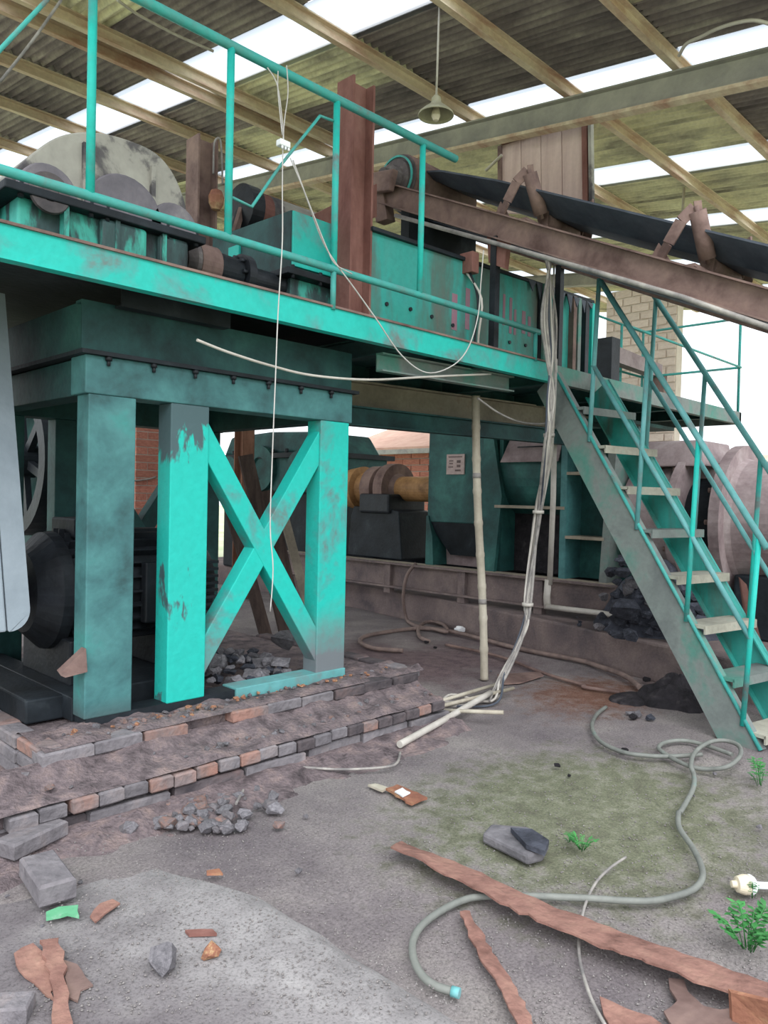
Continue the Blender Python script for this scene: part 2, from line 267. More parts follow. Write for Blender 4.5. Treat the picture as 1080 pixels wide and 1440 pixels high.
def ground_mat():
    m = bpy.data.materials.new('ground_soil'); m.use_nodes = True; nt = m.node_tree; N = nt.nodes; L = nt.links; b = N['Principled BSDF']
    b.inputs['Roughness'].default_value = .95; b.inputs['Specular IOR Level'].default_value = .2
    g = N.new('ShaderNodeNewGeometry')
    def noise_(sc, det=6, rough=.65):
        n = N.new('ShaderNodeTexNoise'); n.inputs['Scale'].default_value = sc; n.inputs['Detail'].default_value = det; n.inputs['Roughness'].default_value = rough
        L.new(g.outputs['Position'], n.inputs['Vector']); return n
    def ramp(src, stops):
        c = N.new('ShaderNodeValToRGB'); e = c.color_ramp.elements
        for i, (p, k) in enumerate(stops):
            q = e[i] if i < 2 else e.new(p)
            q.position = p; q.color = lin(k) if isinstance(k, tuple) else (k, k, k, 1)
        L.new(src, c.inputs[0]); return c.outputs[0]
    def mix(a, b_, f):
        x = N.new('ShaderNodeMix'); x.data_type = 'RGBA'; L.new(a, x.inputs[6]); L.new(b_, x.inputs[7]); L.new(f, x.inputs[0]); return x.outputs[2]
    def disc(cx, cy, rx, ry, nz):                          # soft patch of its own colour on the ground
        s = N.new('ShaderNodeVectorMath'); s.operation = 'SUBTRACT'; s.inputs[1].default_value = (cx, cy, 0); L.new(g.outputs['Position'], s.inputs[0])
        d = N.new('ShaderNodeVectorMath'); d.operation = 'MULTIPLY'; d.inputs[1].default_value = (1/rx, 1/ry, 0); L.new(s.outputs[0], d.inputs[0])
        l = N.new('ShaderNodeVectorMath'); l.operation = 'LENGTH'; L.new(d.outputs[0], l.inputs[0])
        a = N.new('ShaderNodeMath'); a.operation = 'MULTIPLY_ADD'; a.inputs[1].default_value = 1.6; L.new(nz, a.inputs[0]); L.new(l.outputs['Value'], a.inputs[2])
        return a.outputs[0]
    big = noise_(1.3); mid = noise_(9, 8, .7); fine = noise_(95, 5, .75); fine2 = noise_(180, 2, .6)
    base = ramp(big.outputs['Fac'], [(.32, (108, 100, 103)), (.5, (130, 122, 122)), (.68, (148, 141, 137))])
    moss = ramp(mid.outputs['Fac'], [(.3, (92, 90, 78)), (.5, (112, 114, 94)), (.72, (140, 138, 124))])
    def lt(v, lo, hi):                                    # 1 below lo, 0 above hi
        r_ = N.new('ShaderNodeMapRange'); r_.inputs[1].default_value = lo; r_.inputs[2].default_value = hi; r_.inputs[3].default_value = 1; r_.inputs[4].default_value = 0
        r_.interpolation_type = 'SMOOTHSTEP'; L.new(v, r_.inputs[0]); return r_.outputs[0]
    c = mix(base, moss, lt(disc(3.25, 1.8, 1.35, 1.05, mid.outputs['Fac']), 1.2, 1.75))
    rustc = ramp(mid.outputs['Fac'], [(.3, (104, 74, 62)), (.7, (134, 102, 88))])
    c = mix(c, rustc, lt(disc(5.3, 2.9, 1.1, .75, mid.outputs['Fac']), .95, 1.7))
    purple = ramp(mid.outputs['Fac'], [(.3, (92, 78, 82)), (.7, (128, 110, 110))])
    c = mix(c, purple, lt(disc(5.2, 4.6, 1.7, 1.3, big.outputs['Fac']), 1.1, 1.8))
    sp = ramp(fine.outputs['Fac'], [(.3, .42), (.48, .95), (.68, 1.45)])
    x = N.new('ShaderNodeMix'); x.data_type = 'RGBA'; x.blend_type = 'MULTIPLY'; x.inputs[0].default_value = .85; L.new(c, x.inputs[6]); L.new(sp, x.inputs[7])
    L.new(x.outputs[2], b.inputs['Base Color'])
    bp = N.new('ShaderNodeBump'); bp.inputs['Strength'].default_value = .6; bp.inputs['Distance'].default_value = .012
    L.new(fine.outputs['Fac'], bp.inputs['Height']); L.new(bp.outputs[0], b.inputs['Normal'])
    M['ground_soil'] = m
ground_mat()

# ================================================================== THE SETTING
# ground
def hgt(x, y):
    return .018*noise.noise(V((x*1.1, y*1.1, 3))) + .008*noise.noise(V((x*5, y*5, 1))) - .012
g = MB(); nx, ny = 150, 150; x0, x1, y0, y1 = -2.0, 13.0, -2.0, 13.0
vs = [(x0+(x1-x0)*i/nx, y0+(y1-y0)*j/ny, hgt(x0+(x1-x0)*i/nx, y0+(y1-y0)*j/ny)) for j in range(ny+1) for i in range(nx+1)]
g.add(vs, [(j*(nx+1)+i, j*(nx+1)+i+1, (j+1)*(nx+1)+i+1, (j+1)*(nx+1)+i) for j in range(ny) for i in range(nx)], True)
g.build('floor', 'ground_soil', kind='structure', org=(0, 0, 0), label='muddy yard ground with moss, rust stains and gravel')
g = MB(); g.add([(-60, -60, -.06), (90, -60, -.06), (90, 90, -.06), (-60, 90, -.06)], [(0, 1, 2, 3)])
g.build('field_ground', 'field', kind='structure', org=(0, 0, -.06), label='pale open field around the shed')
# concrete path at the lower left, its edge crumbling, its far end sinking under the dirt
g = MB(); nu, nv = 40, 44; vs = []
for j in range(nv+1):
    v_ = .2+3.0*j/nv; sink = max(0, (v_-2.25)/.85)
    e = 1.70+.02*noise.noise(V((v_*6, 0, 0)))-.25*sink
    for i in range(nu+1):
        x = -1.5+(e+1.5)*i/nu
        vs.append((x, v_, .022-.045*sink+.012*noise.noise(V((x*2, v_*2, 8)))*min(1, sink*2+.15)-(.05 if i == nu else 0)))
g.add(vs, [(j*(nu+1)+i, j*(nu+1)+i+1, (j+1)*(nu+1)+i+1, (j+1)*(nu+1)+i) for j in range(nv) for i in range(nu)], True)
g.build('concrete_path', 'path_mix', kind='structure', label='worn light grey concrete path with a crumbling edge')

# roof: corrugated sheets, skylight sheets, purlins, rafter
SL = .13; RZ = 4.68
def rz(v): return RZ+SL*v
roof = thing('ceiling', (6, 6, 0), kind='structure', label='corrugated shed roof on steel purlins')
tilt = math.atan(SL)
def sheet_mesh(name, wd, ln, mat, amp=.024, pitch=.088):
    b = MB(); k = int(wd/pitch*6); vs = []
    for j in range(2):
        for i in range(k+1):
            x = wd*i/k; vs.append((x, ln*j, amp*math.sin(2*math.pi*x/pitch)))
    b.add(vs, [(i, i+1, k+2+i, k+1+i) for i in range(k)], True)
    me = bpy.data.meshes.new(name); me.from_pydata([tuple(v) for v in b.v], [], b.f); me.materials.append(M[mat])
    for p in me.polygons: p.use_smooth = True
    return me
rows = [1.15, 2.75, 4.85, 6.7, 8.05, 9.3, 10.85, 12.4, 14.0]
sm = {}
for k in range(-2, 6):
    u0 = 3.84+2.06*k
    for r in range(len(rows)-1):
        ln = rows[r+1]-rows[r]+.12
        for nm, uo, wd, mt, dz in (('skylight_sheet', 0, .60, 'fibreglass', 0), ('roof_sheet', .54, .80, 'roof_sheet', .012), ('roof_sheet', 1.30, .82, 'roof_sheet', .024)):
            if nm == 'roof_sheet' and ((k >= 1 and r >= 1) or rnd.random() < .10): mt = 'roof_pale'
            key = (nm, r, wd, mt)
            if nm == 'skylight_sheet' and ((k == 2 and r > 2) or (k == 1 and r > 4)): mt = 'roof_pale'; nm = 'roof_sheet'; key = (nm, r, wd, mt)
            if key not in sm: sm[key] = sheet_mesh(nm, wd, ln/math.cos(tilt), mt, amp=.005 if nm == 'skylight_sheet' else .024)
            o = bpy.data.objects.new(nm, sm[key]); col.objects.link(o); o.parent = roof
            jit = rnd.uniform(-.012, .012)
            o.location = V((u0+uo+jit, rows[r]-.06, rz(rows[r]-.06)+dz+.006*(r % 2))) - roof.location
            o.rotation_euler = (tilt, 0, rnd.uniform(-.006, .006))
for v_ in (1.75, 2.75, 3.74, 4.84, 6.62, 6.95, 8.05, 9.3, 10.85, 12.3):
    b = MB(); b.chan((-.5, v_, rz(v_)-.075), (15.8, v_, rz(v_)-.075), .055, .12, .012, side=1)
    b.build('purlin', 'purlin', roof)
for u_ in (6.0, 12.0):
    b = MB(); b.ibeam((u_, 1.2, rz(1.2)-.26), (u_, 14.0, rz(14.0)-.26), .13, .22, .014); b.build('rafter', 'rafter_grey', roof)
    if u_ < 7:
        b = MB(); b.bar((u_-.03, 1.2, rz(1.2)-.385), (u_-.03, 14, rz(14)-.385), .10, .03); b.build('rafter_plate', 'purlin', roof)

# concrete plinth under the far machine line
g = MB()
fr = [(7.05, 8.6), (6.95, 7.4), (6.78, 5.75), (6.35, 3.85), (6.12, 3.0), (5.95, 2.2), (5.85, .9)]
poly = [(a, b, 0) for a, b in fr]+[(9.4, .9, 0), (9.4, 12, 0), (7.05, 12, 0)]
g.prism([V(p)+V((0, 0, -.03)) for p in poly], (0, 0, .33))
g.build('concrete_plinth', 'concrete_mud', bevel=.02, label='low concrete plinth carrying the mixer and extruder line', cat='plinth')

# distant brick house, yard wall, pale brick wall, pillars
def brick_wall(name, p, q, z0, z1, mat, back, kind_label, bl=.5, bh=.16, depth=.06, cap=300, top=None):
    p = V((p[0], p[1], 0)); q = V((q[0], q[1], 0)); d = (q-p); L = d.length; d.normalize(); n_ = V((d.y, -d.x, 0))
    if n_.dot(CAM-p) < 0: n_ = -n_
    root = thing(name, (p+q)/2+V((0, 0, z0)), kind='structure', label=kind_label)
    b = MB(); b.prism([p+V((0, 0, z0)), q+V((0, 0, z0)), q+V((0, 0, z1)), p+V((0, 0, z1))], -n_*.2); b.build('wall_core', back, root)
    me = None; cnt = 0; r = 0; z = z0
    while z < z1-.5*bh:
        s = -bl/2*(r % 2)
        while s < L:
            a, c = max(s, 0)+.012, min(s+bl, L)-.012
            if c-a > .05 and cnt < cap:
                if me is None:
                    t = MB(); t.box((-.5, -.5, -.5), (.5, .5, .5)); me = bpy.data.meshes.new('brick'); me.from_pydata([tuple(x) for x in t.v], [], t.f); me.materials.append(M[mat])
                o = bpy.data.objects.new('brick', me); col.objects.link(o); o.parent = root
                o.location = p+d*((a+c)/2)+V((0, 0, z+bh/2))+n_*rnd.uniform(-.012, -.004)-root.location
                o.rotation_euler = (0, 0, math.atan2(d.y, d.x)); o.scale = (c-a, depth, bh-.024); cnt += 1
            s += bl
        z += bh; r += 1
    return root
# brick house beyond the machines
h0 = at(500, 640, u=15.0); h1 = at(735, 640, u=15.0)
brick_wall('wall_house', (15.0, h0.y), (15.0, 9.2), -.05, 2.75, 'brick_far', 'mortar', 'red brick wall of a low house beyond the shed', bl=.62, bh=.17)
g = MB(); g.prism([V((14.55, h0.y+.35, 2.68)), V((14.55, 8.9, 2.68)), V((17.6, 8.9, 3.75)), V((17.6, h0.y+.35, 3.75))], (0, 0, .10))
g.build('house_roof', 'far_roof', label='pale tiled roof of the low brick house beyond the shed', cat='roof')
g = MB(); g.box((14.5, h0.y+.35, 2.60), (14.62, 8.9, 2.72)); g.build('trim_1', 'concrete', kind='structure')
# low yard wall far right and pale brick wall behind the stair
brick_wall('wall_yard', (24.5, 14.0), (22.0, -6.0), -.05, 2.9, 'brick_pale', 'mortar', 'low brick wall at the far edge of the yard', bl=1.1, bh=.3)
pa, pc = at(852, 480, u=11.6), at(952, 480, u=11.6)
brick_wall('wall_shed', (11.6, pa.y), (11.6, pc.y), -.05, 4.9, 'brick_pale', 'mortar_pale', 'pale brick wall section at the end of the shed', bl=.30, bh=.13)
# two brick pillars and a rusty post at the back of the shed
def pillar(x, y, wd, zt, label, mat='brick_far'):
    root = thing('brick_pillar', (x, y, 0), label, 'pillar', 'brick pillars along the open back')
    b = MB(); b.box((x-wd/2+.01, y-wd/2+.01, 0), (x+wd/2-.01, y+wd/2-.01, zt)); b.build('mortar_core', 'mortar', root)
    me = None; z = 0; r = 0
    while z < zt-.1:
        for s in (0, 1):
            for f in range(2):
                if me is None:
                    t = MB(); t.box((-.5, -.5, -.5), (.5, .5, .5)); me = bpy.data.meshes.new('brick'); me.from_pydata([tuple(q) for q in t.v], [], t.f); me.materials.append(M[mat])
                o = bpy.data.objects.new('brick', me); col.objects.link(o); o.parent = root
                if r % 2: o.location = (-wd/4+wd/2*s, -wd/4+wd/2*f, z+.06); o.scale = (wd/2-.012, wd/2-.012, .105)
                else:
                    if f: col.objects.unlink(o); bpy.data.objects.remove(o); continue
                    o.location = (0, -wd/4+wd/2*s, z+.06); o.scale = (wd, wd/2-.012, .105)
        z += .12; r += 1
    return root
p = at(199, 650, v=11.3); pr = pillar(p.x, p.y, .40, 5.9, 'red brick pillar beside a wire at the open back of the shed')
b = MB(); b.tube(spline([at(180, 677, v=11.08), at(199, 675, v=11.08), at(215, 672, v=11.08), at(234, 662, v=11.3)], 4), .014, 6); b.build('tied_wire', 'cable_grey', pr)
p = at(229, 650, v=12.3); pillar(p.x, p.y, .36, 6.1, 'slim red brick pillar next to a wider brick pillar')
p = at(343, 660, v=9.0)
b = MB(); b.ibeam((p.x, p.y, 0), (p.x, p.y, 5.6), .2, .2, .014, up=(0, 1, 0)); b.build('steel_post', 'wood_brown', label='brown steel roof post standing before the green gearbox', cat='post')

# ================================================================== BRICK BASE
base = thing('brick_steps', (2.5, 4.2, 0), 'stepped brick base strewn with rubble under the turquoise frame', 'steps')
b = MB(); b.box((1.36, 3.44, -.02), (3.78, 5.7, .285)); b.build('core', 'rubble', base)
b = MB(); b.box((.6, 3.20, -.02), (3.72, 3.5, .14)); b.build('lower_core', 'rubble', base)
# rubble crust on both treads
def crust(u0, u1, v0, v1, z, amp, name, n1=90, n2=14, seed=0, slope=0):
    c = MB(); vs = []
    for j in range(n2+1):
        for i in range(n1+1):
            x = u0+(u1-u0)*i/n1; y = v0+(v1-v0)*j/n2
            e = min(1, 6*j/n2+.2, 6*(n2-j)/n2+.2)
            vs.append((x, y, z+slope*(j/n2)**1.5+amp*(.5+noise.noise(V((x*6, y*6, seed)))+.5*noise.noise(V((x*17, y*17, seed))))*max(e, .15)))
    c.add(vs, [(j*(n1+1)+i, j*(n1+1)+i+1, (j+1)*(n1+1)+i+1, (j+1)*(n1+1)+i) for j in range(n2) for i in range(n1)], True)
    o = c.build(name, 'rubble', base); return o
crust(1.36, 3.86, 3.385, 3.75, .298, .028, 'rubble_crust', seed=1)
crust(.62, 3.78, 3.14, 3.42, .162, .03, 'rubble_crust', seed=4, slope=.085)
crust(.62, 3.86, 2.86, 3.16, -.03, .03, 'rubble_crust', seed=9, slope=.075)
def bmesh_brick(name, mat, l, w_, h):
    t = MB(); k = [(-l/2, -w_/2), (l/2, -w_/2), (l/2, w_/2), (-l/2, w_/2)]; c = .008
    vs = [(x-math.copysign(c, x), y-math.copysign(c, y), -h/2) for x, y in k]+[(x, y, -h/2+c) for x, y in k]+[(x, y, h/2-c) for x, y in k]+[(x-math.copysign(c, x), y-math.copysign(c, y), h/2) for x, y in k]
    fs = [(3, 2, 1, 0), (12, 13, 14, 15)]
    for q in range(3): fs += [(q*4+i, q*4+(i+1) % 4, q*4+4+(i+1) % 4, q*4+4+i) for i in range(4)]
    me = bpy.data.meshes.new(name); me.from_pydata(vs, [], fs); me.materials.append(M[mat]); return me
BK = {(k, m): bmesh_brick('brick', m, *d) for m in ('brick', 'brick_dusty', 'brick_dark') for k, d in {'s': (.235, .112, .062), 'h': (.112, .235, .062), 'S': (.235, .112, .10), 'B': (.38, .2, .085)}.items()}
def brick(kind, mat, x, y, z, rzz=0, parent=base, j=.006, tiltx=0):
    o = bpy.data.objects.new('brick', BK[(kind, mat)]); col.objects.link(o); o.parent = parent
    o.location = V((x+rnd.uniform(-j, j), y+rnd.uniform(-j, j), z+rnd.uniform(-j, j)*.5))-rootloc(parent)
    o.rotation_euler = (rnd.uniform(-.02, .02)+tiltx, rnd.uniform(-.02, .02), rzz+rnd.uniform(-.03, .03)); return o
def pick(x, ws): return rnd.choices(('brick', 'brick_dusty', 'brick_dark'), ws)[0]
x = 1.46
while x < 3.86:                                   # upper tread edge: stretchers
    if not 1.98 < x < 2.24:
        brick('s', 'brick_dusty' if x < 1.9 or 2.5 < x < 3.15 else 'brick' if x < 2.5 else 'brick_dark', x, 3.43, .268)
    x += .245
x = 1.18
while x < 3.80:                                   # lower tread edge: headers
    brick('h', pick(x, (3, 5, 1) if x < 2.9 else (1, 1, 7)), x, 3.245, .128+.004*math.sin(9*x)); x += .121
x = 1.25
while x < 3.7:                                    # blocks below
    brick('B', pick(x, (0, 4, 2)), x, 3.25, .045, j=.012); x += .40
for z in (.275, .207, .14):                       # left return of the upper step
    y = 3.55
    while y < 5.0: brick('s', pick(0, (1, 6, 1)), 1.40, y, z, math.pi/2); y += .245
for z, xx in ((.275, 3.82), (.207, 3.80), (.14, 3.80)):   # right return
    y = 3.56
    while y < 5.2: brick('s', pick(0, (0, 2, 5)), xx, y, z, math.pi/2); y += .245

# ================================================================== SUPPORT FRAME
frame = thing('support_frame', (2.48, 3.7, .31), 'turquoise welded box frame with X bracing standing on the brick base', 'frame')
ZB, ZT = .345, 1.92
V0, V1 = 3.60, 5.05
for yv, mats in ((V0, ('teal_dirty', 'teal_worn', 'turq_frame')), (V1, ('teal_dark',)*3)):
    for (a, c), mt in zip(((1.63, 1.875), (2.07, 2.30), (3.095, 3.33)), mats):
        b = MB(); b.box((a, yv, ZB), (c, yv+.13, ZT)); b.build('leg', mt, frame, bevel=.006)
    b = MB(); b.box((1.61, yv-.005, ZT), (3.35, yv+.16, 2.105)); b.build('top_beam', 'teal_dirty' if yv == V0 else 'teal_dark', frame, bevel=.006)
    b = MB(); b.box((1.64, yv+.004, ZB-.05), (2.50, yv+.13, ZB+.004)); b.build('sill', 'near_black', frame)
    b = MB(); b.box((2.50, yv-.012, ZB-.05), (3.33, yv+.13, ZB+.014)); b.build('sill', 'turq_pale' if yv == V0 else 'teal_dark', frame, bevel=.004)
    for k, (p0, p1) in enumerate((((2.17, .37), (3.22, 1.93)), ((2.19, 1.90), (3.20, .38)))):
        b = MB(); off = .012 if k else .015
        b.bar((p0[0], yv+.05+off, p0[1]), (p1[0], yv+.05+off, p1[1]), .10, .118, up=(0, 1, 0) if False else (0, 0, 1))
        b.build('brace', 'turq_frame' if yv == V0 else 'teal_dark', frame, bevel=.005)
for xx in (1.63, 3.20):
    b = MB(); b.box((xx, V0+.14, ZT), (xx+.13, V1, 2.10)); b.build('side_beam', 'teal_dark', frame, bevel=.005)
    if xx < 2: b = MB(); b.box((xx, V0+.14, ZB-.04), (xx+.13, V1, ZB+.08)); b.build('side_sill', 'near_black', frame, bevel=.005)
# flange plate with bolts on the top beam
b = MB(); b.box((1.58, V0-.035, 2.105), (3.38, V1+.2, 2.125)); b.build('flange_plate', 'near_black', frame)
for i in range(7):
    b = MB(); x = 1.72+.24*i; b.cyl((x, V0-.015, 2.085), (x, V0-.015, 2.105), .018, n=6); b.cyl((x, V0-.015, 2.06), (x, V0-.015, 2.09), .009, n=8); b.build('bolt', 'black_steel', frame)
# upper ring beams under the deck
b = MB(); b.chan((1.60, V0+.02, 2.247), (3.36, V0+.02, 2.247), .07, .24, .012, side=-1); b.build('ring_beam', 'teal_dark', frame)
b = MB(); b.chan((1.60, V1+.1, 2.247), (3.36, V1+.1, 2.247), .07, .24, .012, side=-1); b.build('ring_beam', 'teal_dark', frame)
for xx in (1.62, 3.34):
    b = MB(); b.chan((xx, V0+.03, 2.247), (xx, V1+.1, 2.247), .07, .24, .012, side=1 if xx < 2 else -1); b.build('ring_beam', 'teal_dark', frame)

# ================================================================== PLATFORM with railing
PZ = 2.50; PV = 3.23
plat = thing('steel_platform', (4.5, 4.2, 2.36), 'raised turquoise steel platform with edge channel and pipe railing', 'platform')
b = MB(); b.chan((-1.2, PV, PZ-.068), (5.12, PV, PZ-.068), .06, .136, .01, side=-1); b.build('edge_beam', 'turquoise', plat)
b = MB(); b.chan((5.14, PV, PZ-.068), (9.0, PV, PZ-.068), .06, .136, .01, side=-1); b.build('edge_beam', 'grey_teal', plat)
b = MB(); b.box((-1.2, PV-.012, PZ), (5.12, PV+.03, PZ+.012)); b.build('edge_lip', 'rust', plat)
b = MB(); b.box((-1.2, PV+.02, PZ-.012), (3.6, 5.35, PZ)); b.build('deck_plate', 'near_black', plat)
b = MB(); b.box((3.6, PV+.02, PZ-.012), (9.0, 4.45, PZ)); b.build('deck_plate', 'teal_dark', plat)
b = MB(); b.chan((3.6, 4.45, PZ-.07), (9.0, 4.45, PZ-.07), .06, .136, .01, side=1); b.build('back_beam', 'teal_dark', plat)
b = MB(); b.bar((8.98, PV, PZ-.07), (8.98, 4.45, PZ-.07), .05, .13); b.build('end_beam', 'grey_teal', plat)
for xx in (.2, 3.5, 4.3, 5.2, 6.3, 7.3, 8.2):
    b = MB(); b.ibeam((xx, PV+.05, PZ-.075), (xx, 4.42 if xx > 3.5 else 5.3, PZ-.075), .08, .125, .01); b.build('joist', 'teal_dark', plat)
# stub channels poking out under the deck
b = MB(); b.chan((1.75, 3.52, 2.40), (2.37, 3.52, 2.40), .07, .11, .01, side=-1); b.build('stub_channel', 'near_black', plat)
p = at(714, 541, v=3.42); b = MB(); b.chan((3.38, 3.42, p.z-.03), (p.x, 3.42, p.z), .06, .115, .01, side=1); b.build('stub_channel', 'grey_teal', plat)
b = MB(); b.ibeam((3.34, 4.2, 2.20), (7.4, 4.2, 2.30), .12, .2, .014); b.build('girder', 'beige_steel', plat)
b = MB(); b.ibeam((3.4, 4.0, 2.02), (7.0, 4.0, 2.08), .1, .14, .012); b.build('girder', 'teal_dark', plat)
# pipe railing
rail = MB(); rail.tube([(1.2, PV, 3.64), (2.5, PV, 3.645), (3.88, PV, 3.66)], .024, 12); ro = rail.build('top_rail', 'turq_rail', plat)
b = MB(); b.tube([(-.2, PV, 2.70), (1.5, PV, 2.71), (3.6, PV, 2.715), (4.9, PV, 2.71)], .021, 12); b.build('bottom_rail', 'turq_rail', plat)
b = MB(); b.tube([(.75, PV, 3.63), (1.2, PV, 3.64)], .024, 10); b.build('top_rail', 'turq_rail', plat)
for xx in (1.455, 2.15, 2.845, 3.56):
    b = MB(); b.cyl((xx, PV, 2.70), (xx, PV, 3.65), .019, n=12); b.build('rail_post', 'turquoise', plat)
for xx in (.75, 2.845, 4.85):
    b = MB(); b.cyl((xx, PV, 2.49), (xx, PV, 2.72), .016, n=10); b.build('rail_foot', 'turq_rail', plat)
# diagonal guard rod (bent rod between two posts) and one at far left
b = MB(); b.tube([(2.16, PV+.01, at(320, 275, v=PV+.01).z)]+[at(x, y, v=PV+.01) for x, y in ((354, 291), (395, 232), (450, 163), (474, 172))], .0085, 8); b.build('bent_rod', 'turq_rail', plat)
b = MB(); b.tube([at(-60, 140, v=PV+.02), at(0, 70, v=PV+.02), at(66, 0, v=PV+.02), at(110, -60, v=PV+.02)], .009, 8); b.build('bent_rod', 'turq_rail', plat)
# thin railing round the far right end
for xx, yy in ((8.95, 3.25), (8.95, 4.4), (8.4, 4.4), (7.2, 4.4), (6.7, 4.4)):
    b = MB(); b.cyl((xx, yy, PZ), (xx, yy, PZ+1.05), .016, n=8); b.build('end_post', 'turq_rail', plat)
for zz in (.5, 1.05):
    b = MB(); b.tube([(6.7, 4.4, PZ+zz), (8.95, 4.4, PZ+zz), (8.95, 3.25, PZ+zz)], .014, 8); b.build('end_rail', 'turq_rail', plat)
b = MB(); b.tube([(6.3, PV, PZ+.5), (8.95, PV, PZ+.5)], .012, 8); b.build('end_rail', 'turq_rail', plat)

# ================================================================== STAIRCASE
sA = V((5.13, 3.2, 0)); sB = V((4.82, 1.56, 0)); sd = (sB-sA).normalized(); sn = V((-sd.y, sd.x, 0)); sn = sn if sn.x > 0 else -sn
SW = .62; SZ0, SZ1 = 2.40, 0.0; SLn = (sB-sA).length
stair = thing('steel_staircase', (sA+sB)/2+sn*SW/2, 'steep turquoise steel staircase with pipe handrails leading up to the platform', 'staircase')
def sp(t, off=0, dz=0): return sA+sd*(SLn*t)+sn*off+V((0, 0, SZ0+(SZ1-SZ0)*t+dz))
for off, nm, sid in ((0, 'grey_teal', 1), (SW, 'hopper_green', -1)):
    b = MB(); dd = (sp(1)-sp(0)).normalized(); nn = V((0, 0, 1))-dd*dd.z; nn.normalize()
    b.chan(sp(-.02, off)-nn*.112, sp(1.0, off)-nn*.112, .055, .235, .01, side=-sid if off == 0 else sid*-1); b.build('stringer', nm, stair)
    b = MB(); b.tube([sp(-.02, off), sp(1.0, off)], .013, 8); b.build('stringer_edge', 'turq_rail', stair)
NT = 8
for i in range(NT):
    t = (i+.75)/NT*.985
    c0 = sp(t, .01, -.03); c1 = sp(t, SW-.01, -.03)
    b = MB(); b.bar(c0, c1, .20, .022); b.bar(c0+sd*.095-V((0, 0, .02)), c1+sd*.095-V((0, 0, .02)), .012, .05); b.build('tread', 'tread_dust' if i % 3 else 'grey_teal', stair)
def hrail(off, h, t0, t1, r=.02, nm='handrail'):
    b = MB(); b.tube([sp(t0, off, h), sp((t0+t1)/2, off, h), sp(t1, off, h)], r, 10); return b.build(nm, 'turq_pale', stair)  # haze over the rails put into their paler colour
for off in (0, SW):
    hrail(off, 1.2, .23, 1.0); hrail(off, .53, .2, .95, .017, 'mid_rail')
    for k, t in enumerate((.22, .48, .72, .97) if off == 0 else (.24, .5, .76, .98)):
        b = MB(); b.tube([sp(min(t-.03, .93), off, -.05), sp(t, off, 1.2)], .017, 8); b.build('baluster', 'turquoise' if k > 1 else 'turq_pale', stair)

# ================================================================== MACHINES ON THE PLATFORM
def spread(pts): return pts
# large gear reducer
gr = thing('gear_reducer', (1.75, 4.0, PZ), 'large gear reducer with stained white upper casing and green lower casing', 'gear reducer')
prof = [(1.26, 2.80), (1.28, 2.86), (1.35, 2.96), (1.44, 3.06), (1.54, 3.13), (1.68, 3.18), (1.84, 3.195), (1.97, 3.18), (2.06, 3.12), (2.12, 3.03), (2.155, 2.93), (2.165, 2.80)]
prof = [(p.x, p.y) for p in spline([V((x, z, 0)) for x, z in prof], 4)]
b = MB(); b.prism([V((x, 3.62, z)) for x, z in prof], (0, .75, 0)); b.build('upper_casing', 'gear_white', gr, bevel=.03)
b = MB(); b.box((1.30, 3.62, PZ+.03), (2.15, 4.37, 2.77)); b.build('lower_casing', 'gear_green', gr, bevel=.012)
b = MB(); b.box((1.22, 3.55, 2.765), (2.23, 4.44, 2.805)); b.build('split_flange', 'near_black', gr, bevel=.006)
b = MB(); b.box((1.22, 3.55, PZ), (2.25, 4.44, PZ+.035)); b.build('foot_flange', 'near_black', gr, bevel=.004)
for i, x in enumerate((1.30, 1.62, 1.70, 2.02, 2.19)):
    b = MB(); b.cyl((x, 3.585, 2.75), (x, 3.585, 2.835), .014, n=6); b.build('casing_bolt', 'black_steel', gr)
for x, r in ((1.42, .135), (1.79, .20), (2.06, .14)):
    pts = [V((x+r*math.cos(math.pi*k/14), 3.575, 2.80+r*math.sin(math.pi*k/14))) for k in range(15)]
    b = MB(); b.prism(pts, (0, .06, 0)); bc = b.build('bearing_boss', 'boss_grey', gr, bevel=.008)
    if x < 1.5:
        b = MB(); b.lathe((x, 3.57, 2.80), (0, -1, 0), [(0, r*.7), (.012, r*.66), (.012, r*.3), (.006, r*.28), (.006, 0)], 28); b.build('bearing_cap', 'grease_grey', bc)
    else:
        b = MB(); b.box((x-r*.6, 3.575, 2.60), (x+r*.6, 3.63, 2.765)); b.build('bearing_seat', 'gear_green', gr, bevel=.02)
for x in (1.60, 1.95):
    b = MB(); b.prism([V((x-.012, 3.60, 2.80)), V((x+.012, 3.60, 2.80)), V((x+.012, 3.60, 3.10)), V((x-.012, 3.60, 3.10))], (0, .04, 0)); b.build('casing_rib', 'gear_white', gr)
for x in (1.5, 1.75, 2.0):
    b = MB(); b.box((x-.012, 3.57, PZ+.03), (x+.012, 3.63, 2.765)); b.build('lower_rib', 'gear_green', gr)
b = MB(); b.lathe((1.26, 3.95, 2.80), (-1, 0, 0), [(0, .16), (.06, .16), (.06, .07), (.30, .07), (.30, 0)]); b.build('input_shaft', 'near_black', gr)
b = MB(); b.lathe((1.95, 4.0, 3.18), (0, 0, 1), [(0, .03), (.05, .03), (.05, .0)], 12); b.build('breather', 'black_steel', gr)
